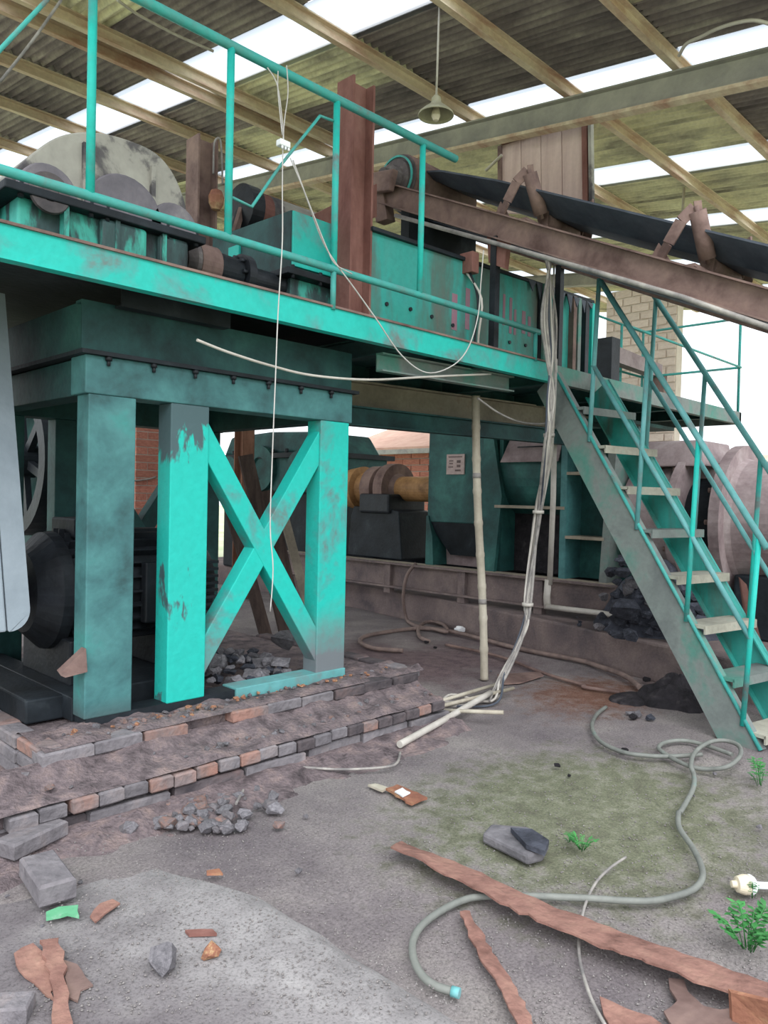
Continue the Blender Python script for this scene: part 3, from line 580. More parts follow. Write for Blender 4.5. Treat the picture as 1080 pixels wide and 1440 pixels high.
# coupling between reducer and feeder drive
cp = thing('shaft_coupling', (2.52, 3.85, 2.75), 'greasy flanged shaft coupling between the gear reducer and the green box', 'coupling')
b = MB(); b.lathe((2.16, 3.85, 2.75), (1, 0, 0), [(0, .07), (.10, .07), (.10, .085), (.14, .12), (.165, .12), (.165, .10), (.17, .105)]); b.build('hub', 'grease_grey', cp)
b = MB(); b.lathe((2.33, 3.85, 2.75), (1, 0, 0), [(0, .0), (0, .118), (.13, .118), (.135, .112), (.14, .0)]); b.build('brake_drum', 'rust', cp)
b = MB(); b.lathe((2.47, 3.85, 2.75), (1, 0, 0), [(0, .0), (0, .095), (.02, .098), (.16, .09), (.17, .0)]); b.build('sleeve', 'near_black', cp)
b = MB(); b.lathe((2.64, 3.85, 2.75), (1, 0, 0), [(0, .0), (0, .125), (.05, .125), (.055, .07), (.34, .065), (.34, 0)]); b.build('flange', 'black_steel', cp)
for k in range(8):
    a = k*math.pi/4; b = MB(); c = V((2.635, 3.85+.1*math.cos(a), 2.75+.1*math.sin(a))); b.cyl(c, c+V((-.03, 0, 0)), .012, n=6); b.build('coupling_bolt', 'black_steel', cp)
# green drive box
db = thing('drive_box', (3.15, 4.1, PZ), 'green sheet steel box with a bright turquoise front beside the red column', 'machine box')
b = MB(); b.prism([V((2.95, 3.75, 2.83)), V((2.95, 4.62, 2.83)), V((2.95, 4.62, 3.22)), V((2.95, 3.75, 3.20))], (.42, 0, 0)); b.build('housing', 'teal_dark', db, bevel=.006)
b = MB(); b.box((2.955, 3.735, 2.86), (3.365, 3.75, 3.195)); b.build('front_plate', 'turquoise', db, bevel=.004)
b = MB(); b.box((2.935, 4.28, 2.85), (2.95, 4.40, 3.10)); b.build('side_patch', 'turquoise', db)
b = MB(); b.box((2.88, 3.68, 2.79), (3.42, 4.66, 2.83)); b.build('base_flange', 'near_black', db, bevel=.004)
b = MB(); b.box((2.96, 3.76, PZ), (3.36, 4.6, 2.79)); b.build('pedestal', 'gear_green', db, bevel=.004)
for x in (2.93, 3.15, 3.38):
    b = MB(); b.cyl((x, 3.70, 2.77), (x, 3.70, 2.85), .013, n=6); b.build('flange_bolt', 'black_steel', db)
b = MB(); b.prism([V((3.36, 3.70, 2.79)), V((3.36, 3.70, PZ)), V((3.30, 3.70, PZ))], (0, .05, 0)); b.build('gusset', 'teal_dirty', db)
# small motorised drum behind it
dr = thing('tail_drum', (3.5, 4.9, 3.3), 'dark tail drum with a pale worn shell on a rusty side plate', 'drum')
c = at(350, 298, v=5.0)
b = MB(); b.lathe(c+V((-.12, 0, 0)), (1, .0, 0), [(0, 0), (0, .07), (.02, .15), (.03, .19), (.14, .19), (.15, .16)]); b.build('end_disc', 'black_steel', dr)
b = MB(); b.lathe(c+V((.03, 0, 0)), (1, 0, 0), [(0, .165), (.10, .165)]); b.build('band', 'rust_red', dr)
b = MB(); b.lathe(c+V((.13, 0, 0)), (1, 0, 0), [(0, 0), (0, .165), (.55, .165), (.55, 0)]); b.build('shell', 'gear_white', dr)
b = MB(); b.bar(c+V((-.10, -.05, -.02)), c+V((-.22, -.1, -.32)), .03, .05); b.build('arm', 'rust', dr)
b = MB(); b.bar(c+V((-.06, -.02, .02)), c+V((-.30, -.02, -.75)), .04, .09); b.build('support_leg', 'black_steel', dr)
b = MB(); b.bar(c+V((.6, .05, -.1)), c+V((.6, .05, -.95)), .06, .12); b.build('support_leg', 'rust', dr)
# rusty sloping side plate
q = [at(372, 336, v=4.35), at(530, 258, v=4.35), at(530, 305, v=4.35), at(420, 345, v=4.35)]
b = MB(); b.prism(q, (0, .04, 0)); b.build('side_plate', 'rust_red', dr)
# red columns
b = MB(); b.ibeam((3.35, 3.62, PZ-.02), (3.35, 3.62, 4.07), .15, .19, .016, up=(1, 0, 0)); b.build('steel_column', 'rust_red', label='reddish primed I-beam column rising above the railing beside the green box', cat='column')
sc2 = thing('steel_column', (2.97, 4.80, PZ), 'short brown steel column with a hook and rusty shackle behind the gear reducer', 'column')
b = MB(); b.ibeam((2.97, 4.80, PZ), (2.97, 4.80, 3.95), .16, .16, .014, up=(1, 0, 0)); b.build('post', 'rust', sc2)
b = MB(); b.tube(spline([at(x, y, v=4.69) for x, y in ((300, 245), (301, 205), (305, 195), (310, 198), (312, 225), (313, 260))]), .008, 6); b.build('hook', 'cable_grey', sc2)
p = at(304, 279, v=4.67); b = MB(); b.lathe(p+V((0, 0, -.09)), (0, 0, 1), [(0, .0), (.01, .03), (.05, .05), (.10, .055), (.14, .04), (.16, .0)], 12); b.build('shackle', 'rust_orange', sc2)
# long green hopper
hp = thing('feed_hopper', (4.85, 4.0, PZ), 'long green steel feed hopper with faded red marks and rust streaks', 'hopper')
H0, H1, HV = 3.43, 6.26, 3.56
b = MB(); b.prism([V((H0, HV, PZ)), V((5.36, HV, PZ)), V((5.36, HV, 3.235)), V((H0, HV, 3.16))], (0, .02, 0)); b.build('front_panel', 'hopper_green', hp)
b = MB(); b.prism([V((5.44, HV+.03, PZ)), V((H1, HV+.03, PZ)), V((H1, HV+.03, 3.255)), V((5.44, HV+.03, 3.235))], (0, .02, 0)); b.build('front_panel', 'hopper_green', hp)
b = MB(); b.box((H0, 4.38, PZ), (H1, 4.40, 3.2)); b.build('back_panel', 'teal_dark', hp)
b = MB(); b.box((H0, HV+.02, PZ), (H0+.02, 4.38, 3.16)); b.build('end_panel', 'teal_dark', hp)
b = MB(); b.box((H1-.02, HV+.05, PZ), (H1, 4.38, 3.25)); b.build('end_panel', 'grey_teal', hp)
b = MB(); b.sweep([(-.03, -.012), (.03, -.012), (.03, .012), (-.03, .012)], (H0, HV-.005, 3.165), (H1, HV+.02, 3.255)); b.build('top_rim', 'near_black', hp)
for x, wd, mt, dp in ((5.40, .07, 'near_black', .05), (5.43, .06, 'grey_teal', .07), (5.92, .05, 'rust', .05), (6.0, .05, 'grey_teal', .05), (6.13, .06, 'black_steel', .05), (6.235, .05, 'turquoise', .05)):
    b = MB(); b.box((x-wd/2, HV-dp+.03, PZ), (x+wd/2, HV+.04, 3.235)); b.build('stiffener', mt, hp)
for i in range(9):                                  # torn rubber flaps under the rim
    x = 5.25+.115*i; b = MB(); wd = rnd.uniform(.03, .06); h = rnd.uniform(.05, .16)
    b.prism([V((x-wd, HV-.02, 3.23)), V((x+wd, HV-.02, 3.23)), V((x+rnd.uniform(-.02, .02), HV-.03, 3.23-h))], (0, .008, 0)); b.build('rubber_flap', 'belt_rubber', hp)
for x, z in ((3.83, 2.73), (4.05, 2.72), (4.28, 2.70), (4.78, 2.72), (4.98, 2.69), (5.2, 2.7), (3.6, 2.72)):
    b = MB(); b.cyl((x, HV+.005, z), (x, HV-.012, z), .014, n=8); b.build('bolt', 'black_steel', hp)
for x0, z0, h, wd in ((4.90, 2.93, .24, .03), (4.99, 2.90, .28, .035), (5.05, 2.86, .2, .03), (5.17, 2.88, .18, .05), (5.25, 2.86, .16, .04), (4.45, 2.85, .3, .05), (4.30, 2.8, .26, .06)):
    b = MB(); b.box((x0-wd/2, HV-.0025, z0-h/2), (x0+wd/2, HV+.002, z0+h/2)); b.build('faded_mark', 'faded_red', hp)

# ================================================================== BELT CONVEYOR
cv = thing('belt_conveyor', (4.95, 3.0, PZ), 'inclined belt conveyor with rusty side channels, dark rubber belt and idler rollers', 'conveyor')
CU, CW = 4.50, .95
kz = (4.04-2.64)/(4.51-1.49)                        # incline
def cz(v, dz=0): return 2.64+(v-1.49)*kz+dz
for s, uu in ((1, CU), (-1, CU+CW)):
    b = MB(); b.chan((uu, 4.50, cz(4.50)-.085), (uu, .2, cz(.2)-.085), .06, .17, .011, side=s); b.build('side_channel', 'rust', cv)
    b = MB(); b.prism([V((uu-.04, 4.50, cz(4.5)+.0)), V((uu-.04, 4.62, cz(4.5)-.02)), V((uu-.04, 4.55, cz(4.5)-.32)), V((uu-.04, 4.42, cz(4.5)-.32))], (.10, 0, 0)); b.build('end_plate', 'rust', cv, bevel=.004)
for vv in (4.2, 3.4, 2.5, 1.6, .8):
    b = MB(); b.bar((CU+.02, vv, cz(vv)-.10), (CU+CW-.02, vv, cz(vv)-.10), .06, .05); b.build('cross_member', 'rust', cv)
# head drum
dc = V((CU+.08, 4.42, cz(4.42)+.06))
b = MB(); b.lathe(dc, (1, 0, 0), [(0, 0), (0, .20), (.02, .215), (CW-.18, .215), (CW-.16, .2), (CW-.16, 0)], 36); b.build('head_drum', 'rust', cv)
b = MB(); b.lathe(dc+V((.0, 0, 0)), (-1, 0, 0), [(0, .205), (.012, .205), (.014, .16), (.05, .155), (.055, .10), (.12, .095), (.12, .055), (.19, .05), (.19, 0)], 30); b.build('drum_hub', 'grease_grey', cv)
b = MB(); b.lathe(dc+V((-.03, 0, 0)), (-1, 0, 0), [(0, .19), (.012, .19), (.012, .175), (0, .175)], 30); b.build('drum_ring', 'turq_rail', cv)
b = MB(); b.prism([V((CU-.12, 4.55, cz(4.42)+.10)), V((CU-.12, 4.28, cz(4.42)+.06)), V((CU-.12, 4.33, cz(4.42)-.10)), V((CU-.12, 4.55, cz(4.42)-.06))], (.06, 0, 0)); b.build('bearing_block', 'rust', cv, bevel=.01)
# belt: troughed carrying run and return run
b = MB(); ribs = []; vsx = [4.40+.0, 4.0, 3.4, 2.7, 2.0, 1.2, .2]
for i, vv in enumerate(vsx):
    tr_ = min(1, i/1.5); rise = .12*tr_; zz = cz(vv)+.14+.06*(1-tr_)
    prof_ = [(CU+.26-.20*tr_, zz+rise), (CU+.30, zz), (CU+CW-.26, zz), (CU+CW-.08+.02*tr_, zz+rise)]
    ribs.append([(V((x, vv, z)), V((x, vv, z-.014))) for x, z in prof_])
vs = [p for r_ in ribs for pr in r_ for p in pr]; fs = []
for i in range(len(vsx)-1):
    for k in range(3):
        a = (i*4+k)*2; c = ((i+1)*4+k)*2
        fs += [(a, a+2, c+2, c), (a+1, c+1, c+3, a+3)]
    for k in (0, 3):
        a = (i*4+k)*2; c = ((i+1)*4+k)*2; fs.append((a, c, c+1, a+1))
b.add(vs, fs); b.build('belt_upper', 'belt_rubber', cv)
b = MB(); th_ = [math.radians(t) for t in range(90, 271, 15)]
wrap = [V((0, 4.42-.224*math.cos(t-math.pi/2)*0+.224*math.sin(t-math.pi/2+math.pi)*0, 0)) for t in th_]
arc = [(4.42+.224*math.sin(t), dc.z+.224*math.cos(t)) for t in [math.pi*k/12 for k in range(0, 13)]]
arc = [(4.40, cz(4.4)+.21+.07)]+arc+[(.2, cz(.2)-.17+.02)]
vs = [(x, y, z) for y, z in arc for x in (CU+.26, CU+CW-.20)]
b.add(vs, [(2*i, 2*i+1, 2*i+3, 2*i+2) for i in range(len(arc)-1)], True); bo = b.build('belt_return', 'belt_rubber', cv)
sd_ = bo.modifiers.new('solid', 'SOLIDIFY'); sd_.thickness = .012
# idler stations
for vv in (3.12, 1.93, .75):
    z = cz(vv)
    b = MB(); b.bar((CU-.02, vv, z+.012), (CU+CW+.02, vv, z+.012), .07, .02); ib = b.build('idler_base', 'rust', cv)
    for s in (0, 1):
        xx = CU+.01 if s == 0 else CU+CW-.01; sg = 1 if s == 0 else -1
        b = MB()                                    # bent outer bracket leaning along the channel
        pts = [V((xx, vv+.20, cz(vv+.2)+.0)), V((xx-sg*.03, vv+.13, z+.17)), V((xx-sg*.02, vv+.06, z+.29)), V((xx+sg*.03, vv+.005, z+.37)), V((xx+sg*.055, vv-.03, z+.375))]
        for a_, c_ in zip(pts[:-1], pts[1:]): b.bar(a_, c_, .014, .07, up=(0, 0, 1))
        b.prism([pts[0]+V((0, -.07, -.02)), pts[0]+V((0, .05, .03)), pts[0]+V((-.012*sg, .0, .10))], (.012*sg, 0, 0)); b.build('side_bracket', 'rust', ib)
        b = MB(); a_ = V((xx+sg*.03, vv-.015, z+.345)); c_ = V((xx+sg*.16, vv-.03, z+.09)); b.cyl(a_, c_, .05, n=18); dd = (c_-a_).normalized(); b.cyl(a_-dd*.03, c_+dd*.03, .014, n=8); b.build('side_roller', 'rust', ib)
        b = MB(); b.prism([V((xx+sg*.24, vv-.03, z+.01)), V((xx+sg*.24, vv+.03, z+.01)), V((xx+sg*.22, vv+.05, z+.13)), V((xx+sg*.22, vv-.05, z+.13))], (.012, 0, 0)); b.build('inner_bracket', 'rust', ib)
    b = MB(); b.cyl((CU+.27, vv, z+.08), (CU+CW-.27, vv, z+.08), .05, n=18); b.build('centre_roller', 'rust', ib)
# legs, gussets, conduit
for uu, vv, zb, mt in ((CU+.0, 3.33, PZ, 'black_steel'), (CU+CW+.02, 3.40, PZ, 'black_steel'), (CU+CW, 1.75, 0, 'rust')):
    if zb == 0: continue
    b = MB(); b.chan((uu, vv, zb), (uu, vv, cz(vv)-.15), .05, .055, .008, up=(1, 0, 0)); b.build('support_leg', mt, cv)
for uu in (CU+.03, CU+CW-.03):                      # trestle under the low end
    b = MB(); b.bar((uu, .45, 0), (uu, .45, cz(.45)-.16), .07, .07); b.build('trestle_leg', 'rust', cv)
b = MB(); p = V((CU-.02, 3.42, cz(3.42)-.17)); b.prism([p, p+V((0, -.18, -.085)), p+V((0, -.16, -.27)), p+V((0, -.02, -.20))], (.05, 0, 0)); b.build('gusset', 'rust_red', cv)
b = MB(); b.tube([at(556, 303, u=CU-.06), at(700, 343, u=CU-.06), at(830, 380, u=CU-.06), at(960, 418, u=CU-.06), at(1085, 462, u=CU-.06)], .016, 8); b.build('conduit', 'cable_grey', cv)
b = MB(); b.box((CU+.04, 4.25, cz(4.3)-.42), (CU+CW-.04, 4.34, cz(4.3)-.12)); b.build('scraper', 'near_black', cv)

b = MB(); p0 = at(850, 492, v=4.2); p1 = at(905, 512, v=4.2)
sh_ = thing('steel_trough', (p0.x, p0.y, PZ), 'mauve steel trough lying on the platform behind the stair head', 'trough')
b.prism([p0+V((0, 0, .1)), p0+V((0, 0, -.08)), p1+V((.5, 0, -.10)), p1+V((.5, 0, .06))], (0, .12, 0)); b.build('trough_side', 'extruder_mauve', sh_)
b = MB(); b.box((p0.x-.06, 4.08, PZ), (p0.x+.12, 4.32, p0.z+.12)); b.build('end_block', 'black_steel', sh_)
b = MB(); b.box((p1.x+.38, 4.12, PZ), (p1.x+.46, 4.3, p1.z-.08)); b.build('foot', 'rust', sh_)
# pink board hung under the rafter
pb = thing('hanging_board', (6.5, 4.3, 4.3), 'faded pink plank board with a dark steel edge hung above the conveyor', 'board')
tl_, tr2, br, bl_ = at(706, 205, u=6.25), at(820, 168, u=6.25), at(822, 300, u=6.25), at(706, 300, u=6.25)
N5 = 4
for i in range(N5):
    f0, f1 = (i+.015)/N5, (i+.985)/N5
    b = MB(); b.prism([bl_.lerp(br, f0), bl_.lerp(br, f1), tl_.lerp(tr2, f1), tl_.lerp(tr2, f0)], (.03+.004*(i % 2), 0, 0)); b.build('plank', 'panel_pink', pb)
b = MB(); b.bar(br+V((0, -.02, 0)), tr2+V((0, -.02, .02)), .05, .05, up=(1, 0, 0)); b.build('edge_post', 'rust_red', pb)
b = MB(); b.bar(br+V((0, -.075, 0)), tr2+V((0, -.075, .02)), .03, .05, up=(1, 0, 0)); b.build('pale_strip', 'gear_white', pb)
b = MB(); b.bar(bl_+V((0, .02, 0)), tl_+V((0, .02, .0)), .04, .04, up=(1, 0, 0)); b.build('edge_post', 'rust', pb)
b = MB(); b.bar(tl_+V((0, 0, .03)), tr2+V((0, 0, .03)), .04, .05); b.build('top_batten', 'wood_brown', pb)
b = MB(); b.tube([at(706, 218, u=6.2), at(683, 240, u=6.2)], .015, 6); b.build('stay_rod', 'bamboo', pb)
b = MB(); b.tube([tl_.lerp(tr2, .5), V((6.02, tl_.lerp(tr2, .5).y, rz(4.2)-.36))], .012, 6); b.build('hanger', 'rust', pb)

# pendant lamp
pl = thing('pendant_lamp', at(613, 170, v=3.9), 'enamel pendant lamp hanging by a thin cord under the skylights', 'lamp')
lp = at(613, 163, v=3.9)
b = MB(); b.tube([at(618, 4, v=3.9), lp+V((0, 0, .16))], .008, 8); b.build('cord', 'pvc_white', pl)
b = MB(); b.lathe(lp, (0, 0, 1), [(.0, .135), (.005, .137), (.02, .13), (.055, .09), (.085, .05), (.10, .04), (.135, .035), (.16, .012), (.16, 0)], 28); b.build('shade', 'lamp_enamel', pl)
b = MB(); b.lathe(lp+V((0, 0, -.02)), (0, 0, 1), [(-.02, 0), (-.015, .02), (.02, .035), (.05, .03), (.09, .018)], 14); b.build('bulb', 'bulb_ivory', pl)

# belt guard at the far left
gd = thing('belt_guard', (1.25, 4.4, .75), 'pale grey rounded drive belt guard beside the electric motor', 'guard')
def guard_half(u0, u1, rl, rr_, name):
    z0, z1 = .79, 2.44; pts = []                       # rounded lower corners, body leaning back towards the reducer
    for k in range(9): a = math.pi+math.pi/2*k/8; pts.append((u0+rl+rl*math.cos(a), z0+rl+rl*math.sin(a)))
    for k in range(9): a = 1.5*math.pi+math.pi/2*k/8; pts.append((u1-rr_+rr_*math.cos(a), z0+rr_+rr_*math.sin(a)))
    pts += [(u1, z1), (u0, z1)]
    b = MB(); b.prism([V((x, 3.72+.245*(z-.79), z)) for x, z in pts], (0, .85, 0)); b.build(name, 'guard_paint', gd, bevel=.012)
guard_half(1.318, 1.425, .01, .10, 'cover_half'); guard_half(1.0, 1.314, .10, .01, 'cover_half')
b = MB(); b.box((1.15, 4.2, .30), (1.32, 4.6, .8)); b.build('bracket', 'near_black', gd)

# flywheel pulley behind the frame
fl_ = thing('flywheel', (1.9, 6.6, 0), 'dark spoked flywheel on a stand behind the frame and belt guard', 'flywheel')
fc = at(38, 648, v=6.6)
b = MB(); b.lathe(fc+V((.06, 0, 0)), (-1, 0, 0), [(0, .50), (0, .62), (.16, .62), (.16, .50), (0, .50)], 40); b.build('rim', 'black_steel', fl_)
b = MB(); b.lathe(fc+V((.06, 0, 0)), (-1, 0, 0), [(0, 0), (0, .14), (.2, .14), (.2, 0)], 24); b.build('hub', 'near_black', fl_)
for k in range(6):
    a = k*math.pi/3+.3; d = V((0, math.cos(a), math.sin(a))); b = MB(); b.bar(fc+d*.1-V((.02, 0, 0)), fc+d*.54-V((.02, 0, 0)), .07, .05, up=(1, 0, 0)); b.build('spoke', 'black_steel', fl_)
b = MB(); b.box((fc.x+.1, fc.y-.9, .9), (fc.x+.16, fc.y+.9, 2.25)); b.build('back_plate', 'teal_dark', fl_)
for yy in (-.7, .6):
    b = MB(); b.box((fc.x+.1, fc.y+yy, 0), (fc.x+.2, fc.y+yy+.1, .95)); b.build('stand_leg', 'rust', fl_)
# electric motor
mo = thing('electric_motor', (2.05, 4.3, .35), 'big black electric motor with cooling fins inside the frame', 'motor')
mc = V((1.55, 4.3, .90)); R = .31
b = MB(); b.lathe(mc, (1, 0, 0), [(0, 0), (0, .09), (.02, .10), (.04, .22), (.10, .28), (.14, R+.01), (.2, R+.015), (.2, R-.02), (.86, R-.02), (.86, R+.01), (.98, R), (1.1, .25), (1.12, 0)], 36); b.build('body', 'black_steel', mo)
b = MB()
b.lathe(mc+V((-.10, 0, 0)), (1, 0, 0), [(0, 0), (0, .045), (.12, .045)], 16); b.build('shaft', 'grease_grey', mo)
for k in range(26):
    a = 2*math.pi*k/26
    if abs(math.sin(a)+1) < .15: continue
    d = V((0, math.cos(a), math.sin(a))); p0 = mc+V((.22, 0, 0))+d*(R+.0); b = MB(); b.bar(p0, p0+V((.62, 0, 0)), .012, .06, up=d); b.build('fin', 'black_steel', mo)
b = MB(); b.box((1.80, 4.12, 1.19), (2.15, 4.44, 1.30)); b.build('terminal_box', 'near_black', mo, bevel=.012)
b = MB(); b.box((2.12, 3.93, .72), (2.32, 3.99, 1.06)); b.build('side_cover', 'black_steel', mo, bevel=.01)
for i in range(9):
    b = MB(); b.box((2.36, 3.94, .70+.042*i), (2.60, 4.0, .716+.042*i)); b.build('louvre', 'near_black', mo)
for x in (1.72, 2.32):
    b = MB(); b.box((x, 3.98, .42), (x+.16, 4.62, .66)); b.build('foot', 'black_steel', mo, bevel=.01)
b = MB(); b.box((1.45, 3.85, .30), (2.44, 4.75, .42)); b.build('slide_rail', 'near_black', mo, bevel=.01)
b = MB(); b.lathe(mc+V((-.12, 0, 0)), (-1, 0, 0), [(0, 0), (0, .17), (.02, .17), (.03, .15), (.05, .17), (.07, .15), (.09, .17), (.09, 0)], 28); b.build('pulley', 'near_black', mo)

# ================================================================== MIXER LINE ON THE PLINTH
PT = .30
mx_ = thing('clay_mixer', (7.3, 4.85, PT), 'dark green trough mixer with ribs, cover panel and small name plate', 'mixer')
U = 6.82
b = MB(); b.chan((U-.06, 8.6, .52), (U-.06, 3.35, .52), .10, .30, .02, side=1); b.build('skid_beam', 'concrete_mud', mx_)
b = MB(); b.box((U-.10, 8.6, .64), (U+.05, 3.35, .675)); b.build('skid_flange', 'beige_steel', mx_)
for vv in (7.6, 6.45, 5.3, 4.3, 3.45):
    b = MB(); b.box((U-.13, vv, PT), (U-.05, vv+.10, .65)); b.build('skid_web', 'concrete_mud', mx_)
b = MB(); b.box((8.1, 8.6, PT), (8.2, 3.3, .66)); b.build('skid_beam', 'near_black', mx_)
b = MB(); b.box((U+.02, 5.08, 1.18), (8.1, 6.0, 2.26)); b.build('end_housing', 'green_machine', mx_, bevel=.01)
b = MB(); b.box((U-.01, 5.06, 2.24), (8.1, 6.04, 2.275)); b.build('top_flange', 'near_black', mx_)
b = MB(); b.prism([V((U+.03, 6.0, 1.18)), V((U+.03, 5.1, 1.18)), V((U+.16, 5.25, .80)), V((U+.16, 5.75, .80))], (1.0, 0, 0)); b.build('dark_recess', 'near_black', mx_)  # trapezoid recess, its darkness put into a near-black body
b = MB(); b.prism([V((U, 6.0, .675)), V((U, 5.88, .675)), V((U, 5.90, 1.0)), V((U, 5.97, 1.25)), V((U, 6.0, 1.25))], (.9, 0, 0)); b.build('end_leg', 'green_machine', mx_)
b = MB(); b.box((U+.25, 5.9, .675), (U+.27, 5.05, 1.2)); b.build('lower_panel', 'extruder_mauve', mx_)
b = MB(); b.prism([V((U-.03, 5.16, .675)), V((U-.03, 4.98, .675)), V((U-.03, 4.90, 1.5)), V((U-.03, 5.05, 2.24)), V((U-.03, 5.16, 2.24))], (.05, 0, 0)); b.build('rib_plate', 'green_machine', mx_)
b = MB(); b.box((U+.05, 5.0, .675), (8.0, 4.95, 2.2)); b.build('bulkhead', 'green_machine', mx_)
b = MB(); b.lathe((7.42, 5.0, 1.78), (0, -1, 0), [(0, 0), (0, .56), (.82, .56), (.82, 0)], 40); b.build('trough', 'green_machine', mx_)
b = MB(); b.prism([V((U-.02, 4.94, 1.86)), V((U-.02, 4.22, 1.86)), V((U+.16, 4.26, 2.2)), V((U+.16, 4.90, 2.2))], (.02, 0, .01)); cp_ = b.build('cover_panel', 'extruder_mauve', mx_)
b = MB(); b.tube([V((U+.03, 4.75, 2.02)), V((U+.01, 4.73, 2.02)), V((U+.01, 4.45, 2.02)), V((U+.03, 4.43, 2.02))], .008, 6); b.build('cover_handle', 'black_steel', cp_)
b = MB(); b.box((U-.05, 4.98, 1.37), (U+.4, 4.12, 1.40)); b.build('shelf_plate', 'beige_steel', mx_)
b = MB(); b.box((U+.30, 4.95, .675), (U+.33, 4.15, 1.4)); b.build('lower_panel', 'mud_and_recess', mx_)  # dark space below the shelf put into this panel's near-black colour
b = MB(); b.box((U-.04, 4.17, .675), (8.0, 4.10, 2.26)); b.build('rib_plate', 'teal_dirty', mx_)
for z in (1.08, 1.72):
    b = MB(); b.box((U-.05, 4.10, z), (U+.35, 3.68, z+.03)); b.build('shelf_plate', 'beige_steel', mx_)
b = MB(); b.box((U+.25, 4.1, .675), (U+.28, 3.5, 2.2)); b.build('recess_panel', 'green_machine', mx_)
b = MB(); b.prism([V((U-.04, 3.72, .675)), V((U-.04, 3.64, .675)), V((U-.04, 3.56, 2.2)), V((U-.04, 3.64, 2.2))], (.6, 0, 0)); b.build('rib_plate', 'grey_teal', mx_)
p = at(641, 653, u=U+.015)
b = MB(); b.box((U+.005, p.y-.13, p.z-.115), (U+.02, p.y+.13, p.z+.115)); np_ = b.build('name_plate', 'plate_pink', mx_, label='small pinkish name plate with faint print')
for k, (dy, dz, wy, hz) in enumerate(((.0, .085, .20, .012), (.06, .04, .06, .012), (.06, .01, .05, .012), (.065, -.03, .07, .012), (-.05, .03, .05, .03), (-.05, -.02, .05, .03), (-.04, -.07, .08, .02))):
    b = MB(); b.box((U+.001, p.y+dy-wy/2, p.z+dz-hz/2), (U+.006, p.y+dy+wy/2, p.z+dz+hz/2)); b.build('print_line', 'ink', np_)
b = MB(); b.box((U-.02, 4.95, 2.24), (8.1, 3.6, 2.275)); b.build('top_flange', 'teal_dark', mx_)
# drive shaft, clutch, far gearbox
ds = thing('drive_shaft', (7.3, 7.0, .66), 'ochre drive shaft with flanged coupling on a dark bearing pedestal', 'shaft')
ax = V((7.3, 0, 1.57))
b = MB(); b.lathe(V((7.3, 6.9, 1.57)), (0, -1, 0), [(0, .16), (.95, .16), (.95, 0)], 28); b.build('shaft', 'ochre_steel', ds)
b = MB(); b.lathe(V((7.3, 7.35, 1.57)), (0, -1, 0), [(0, 0), (0, .30), (.18, .30), (.2, .24), (.28, .24), (.28, .33), (.44, .33), (.44, .2), (.5, .16)], 32); b.build('clutch_drum', 'rust', ds)
b = MB(); b.lathe(V((7.3, 7.9, 1.57)), (0, -1, 0), [(0, 0), (0, .24), (.12, .27), (.34, .30), (.36, .22), (.56, .2)], 32); b.build('coupling_half', 'ochre_steel', ds)
b = MB(); b.prism([V((7.0, 7.55, .675)), V((7.0, 6.55, .675)), V((7.0, 6.62, 1.28)), V((7.0, 6.9, 1.33)), V((7.0, 7.45, 1.33)), V((7.0, 7.5, 1.2))], (.6, 0, 0)); b.build('pedestal', 'near_black', ds, bevel=.015)
b = MB(); b.box((6.95, 7.3, 1.25), (7.65, 6.75, 1.5)); b.build('bearing_housing', 'black_steel', ds, bevel=.03)
gb = thing('far_gearbox', (7.5, 9.2, PT), 'green gearbox with ribbed casing seen through the X braces', 'gearbox')
b = MB(); b.box((6.95, 8.0, 1.5), (8.2, 10.6, 2.05)); b.build('lower_casing', 'teal_dark', gb, bevel=.03)
b = MB(); b.prism([V((6.98, 8.05, 2.05)), V((6.98, 10.5, 2.05)), V((6.98, 10.3, 2.36)), V((6.98, 9.3, 2.40)), V((6.98, 8.3, 2.36))], (1.15, 0, 0)); b.build('upper_casing', 'teal_dark', gb, bevel=.05)
b = MB(); b.box((6.88, 7.95, 2.0), (8.3, 10.65, 2.07)); b.build('split_flange', 'near_black', gb)
for k in range(8):
    b = MB(); y = 8.15+.33*k; b.cyl((6.93, y, 2.05), (6.93, y, 2.13), .03, n=6); b.build('casing_bolt', 'black_steel', gb)
for y, r in ((8.5, .24), (9.4, .34), (10.2, .2)):
    b = MB(); b.lathe((6.96, y, 1.85), (-1, 0, 0), [(0, r), (.08, r), (.09, r*.5), (.05, r*.45), (.05, 0)], 24); b.build('bearing_cap', 'green_machine', gb)
b = MB(); b.box((7.0, 8.1, PT), (8.1, 10.5, 1.5)); b.build('base_frame', 'near_black', gb, bevel=.03)
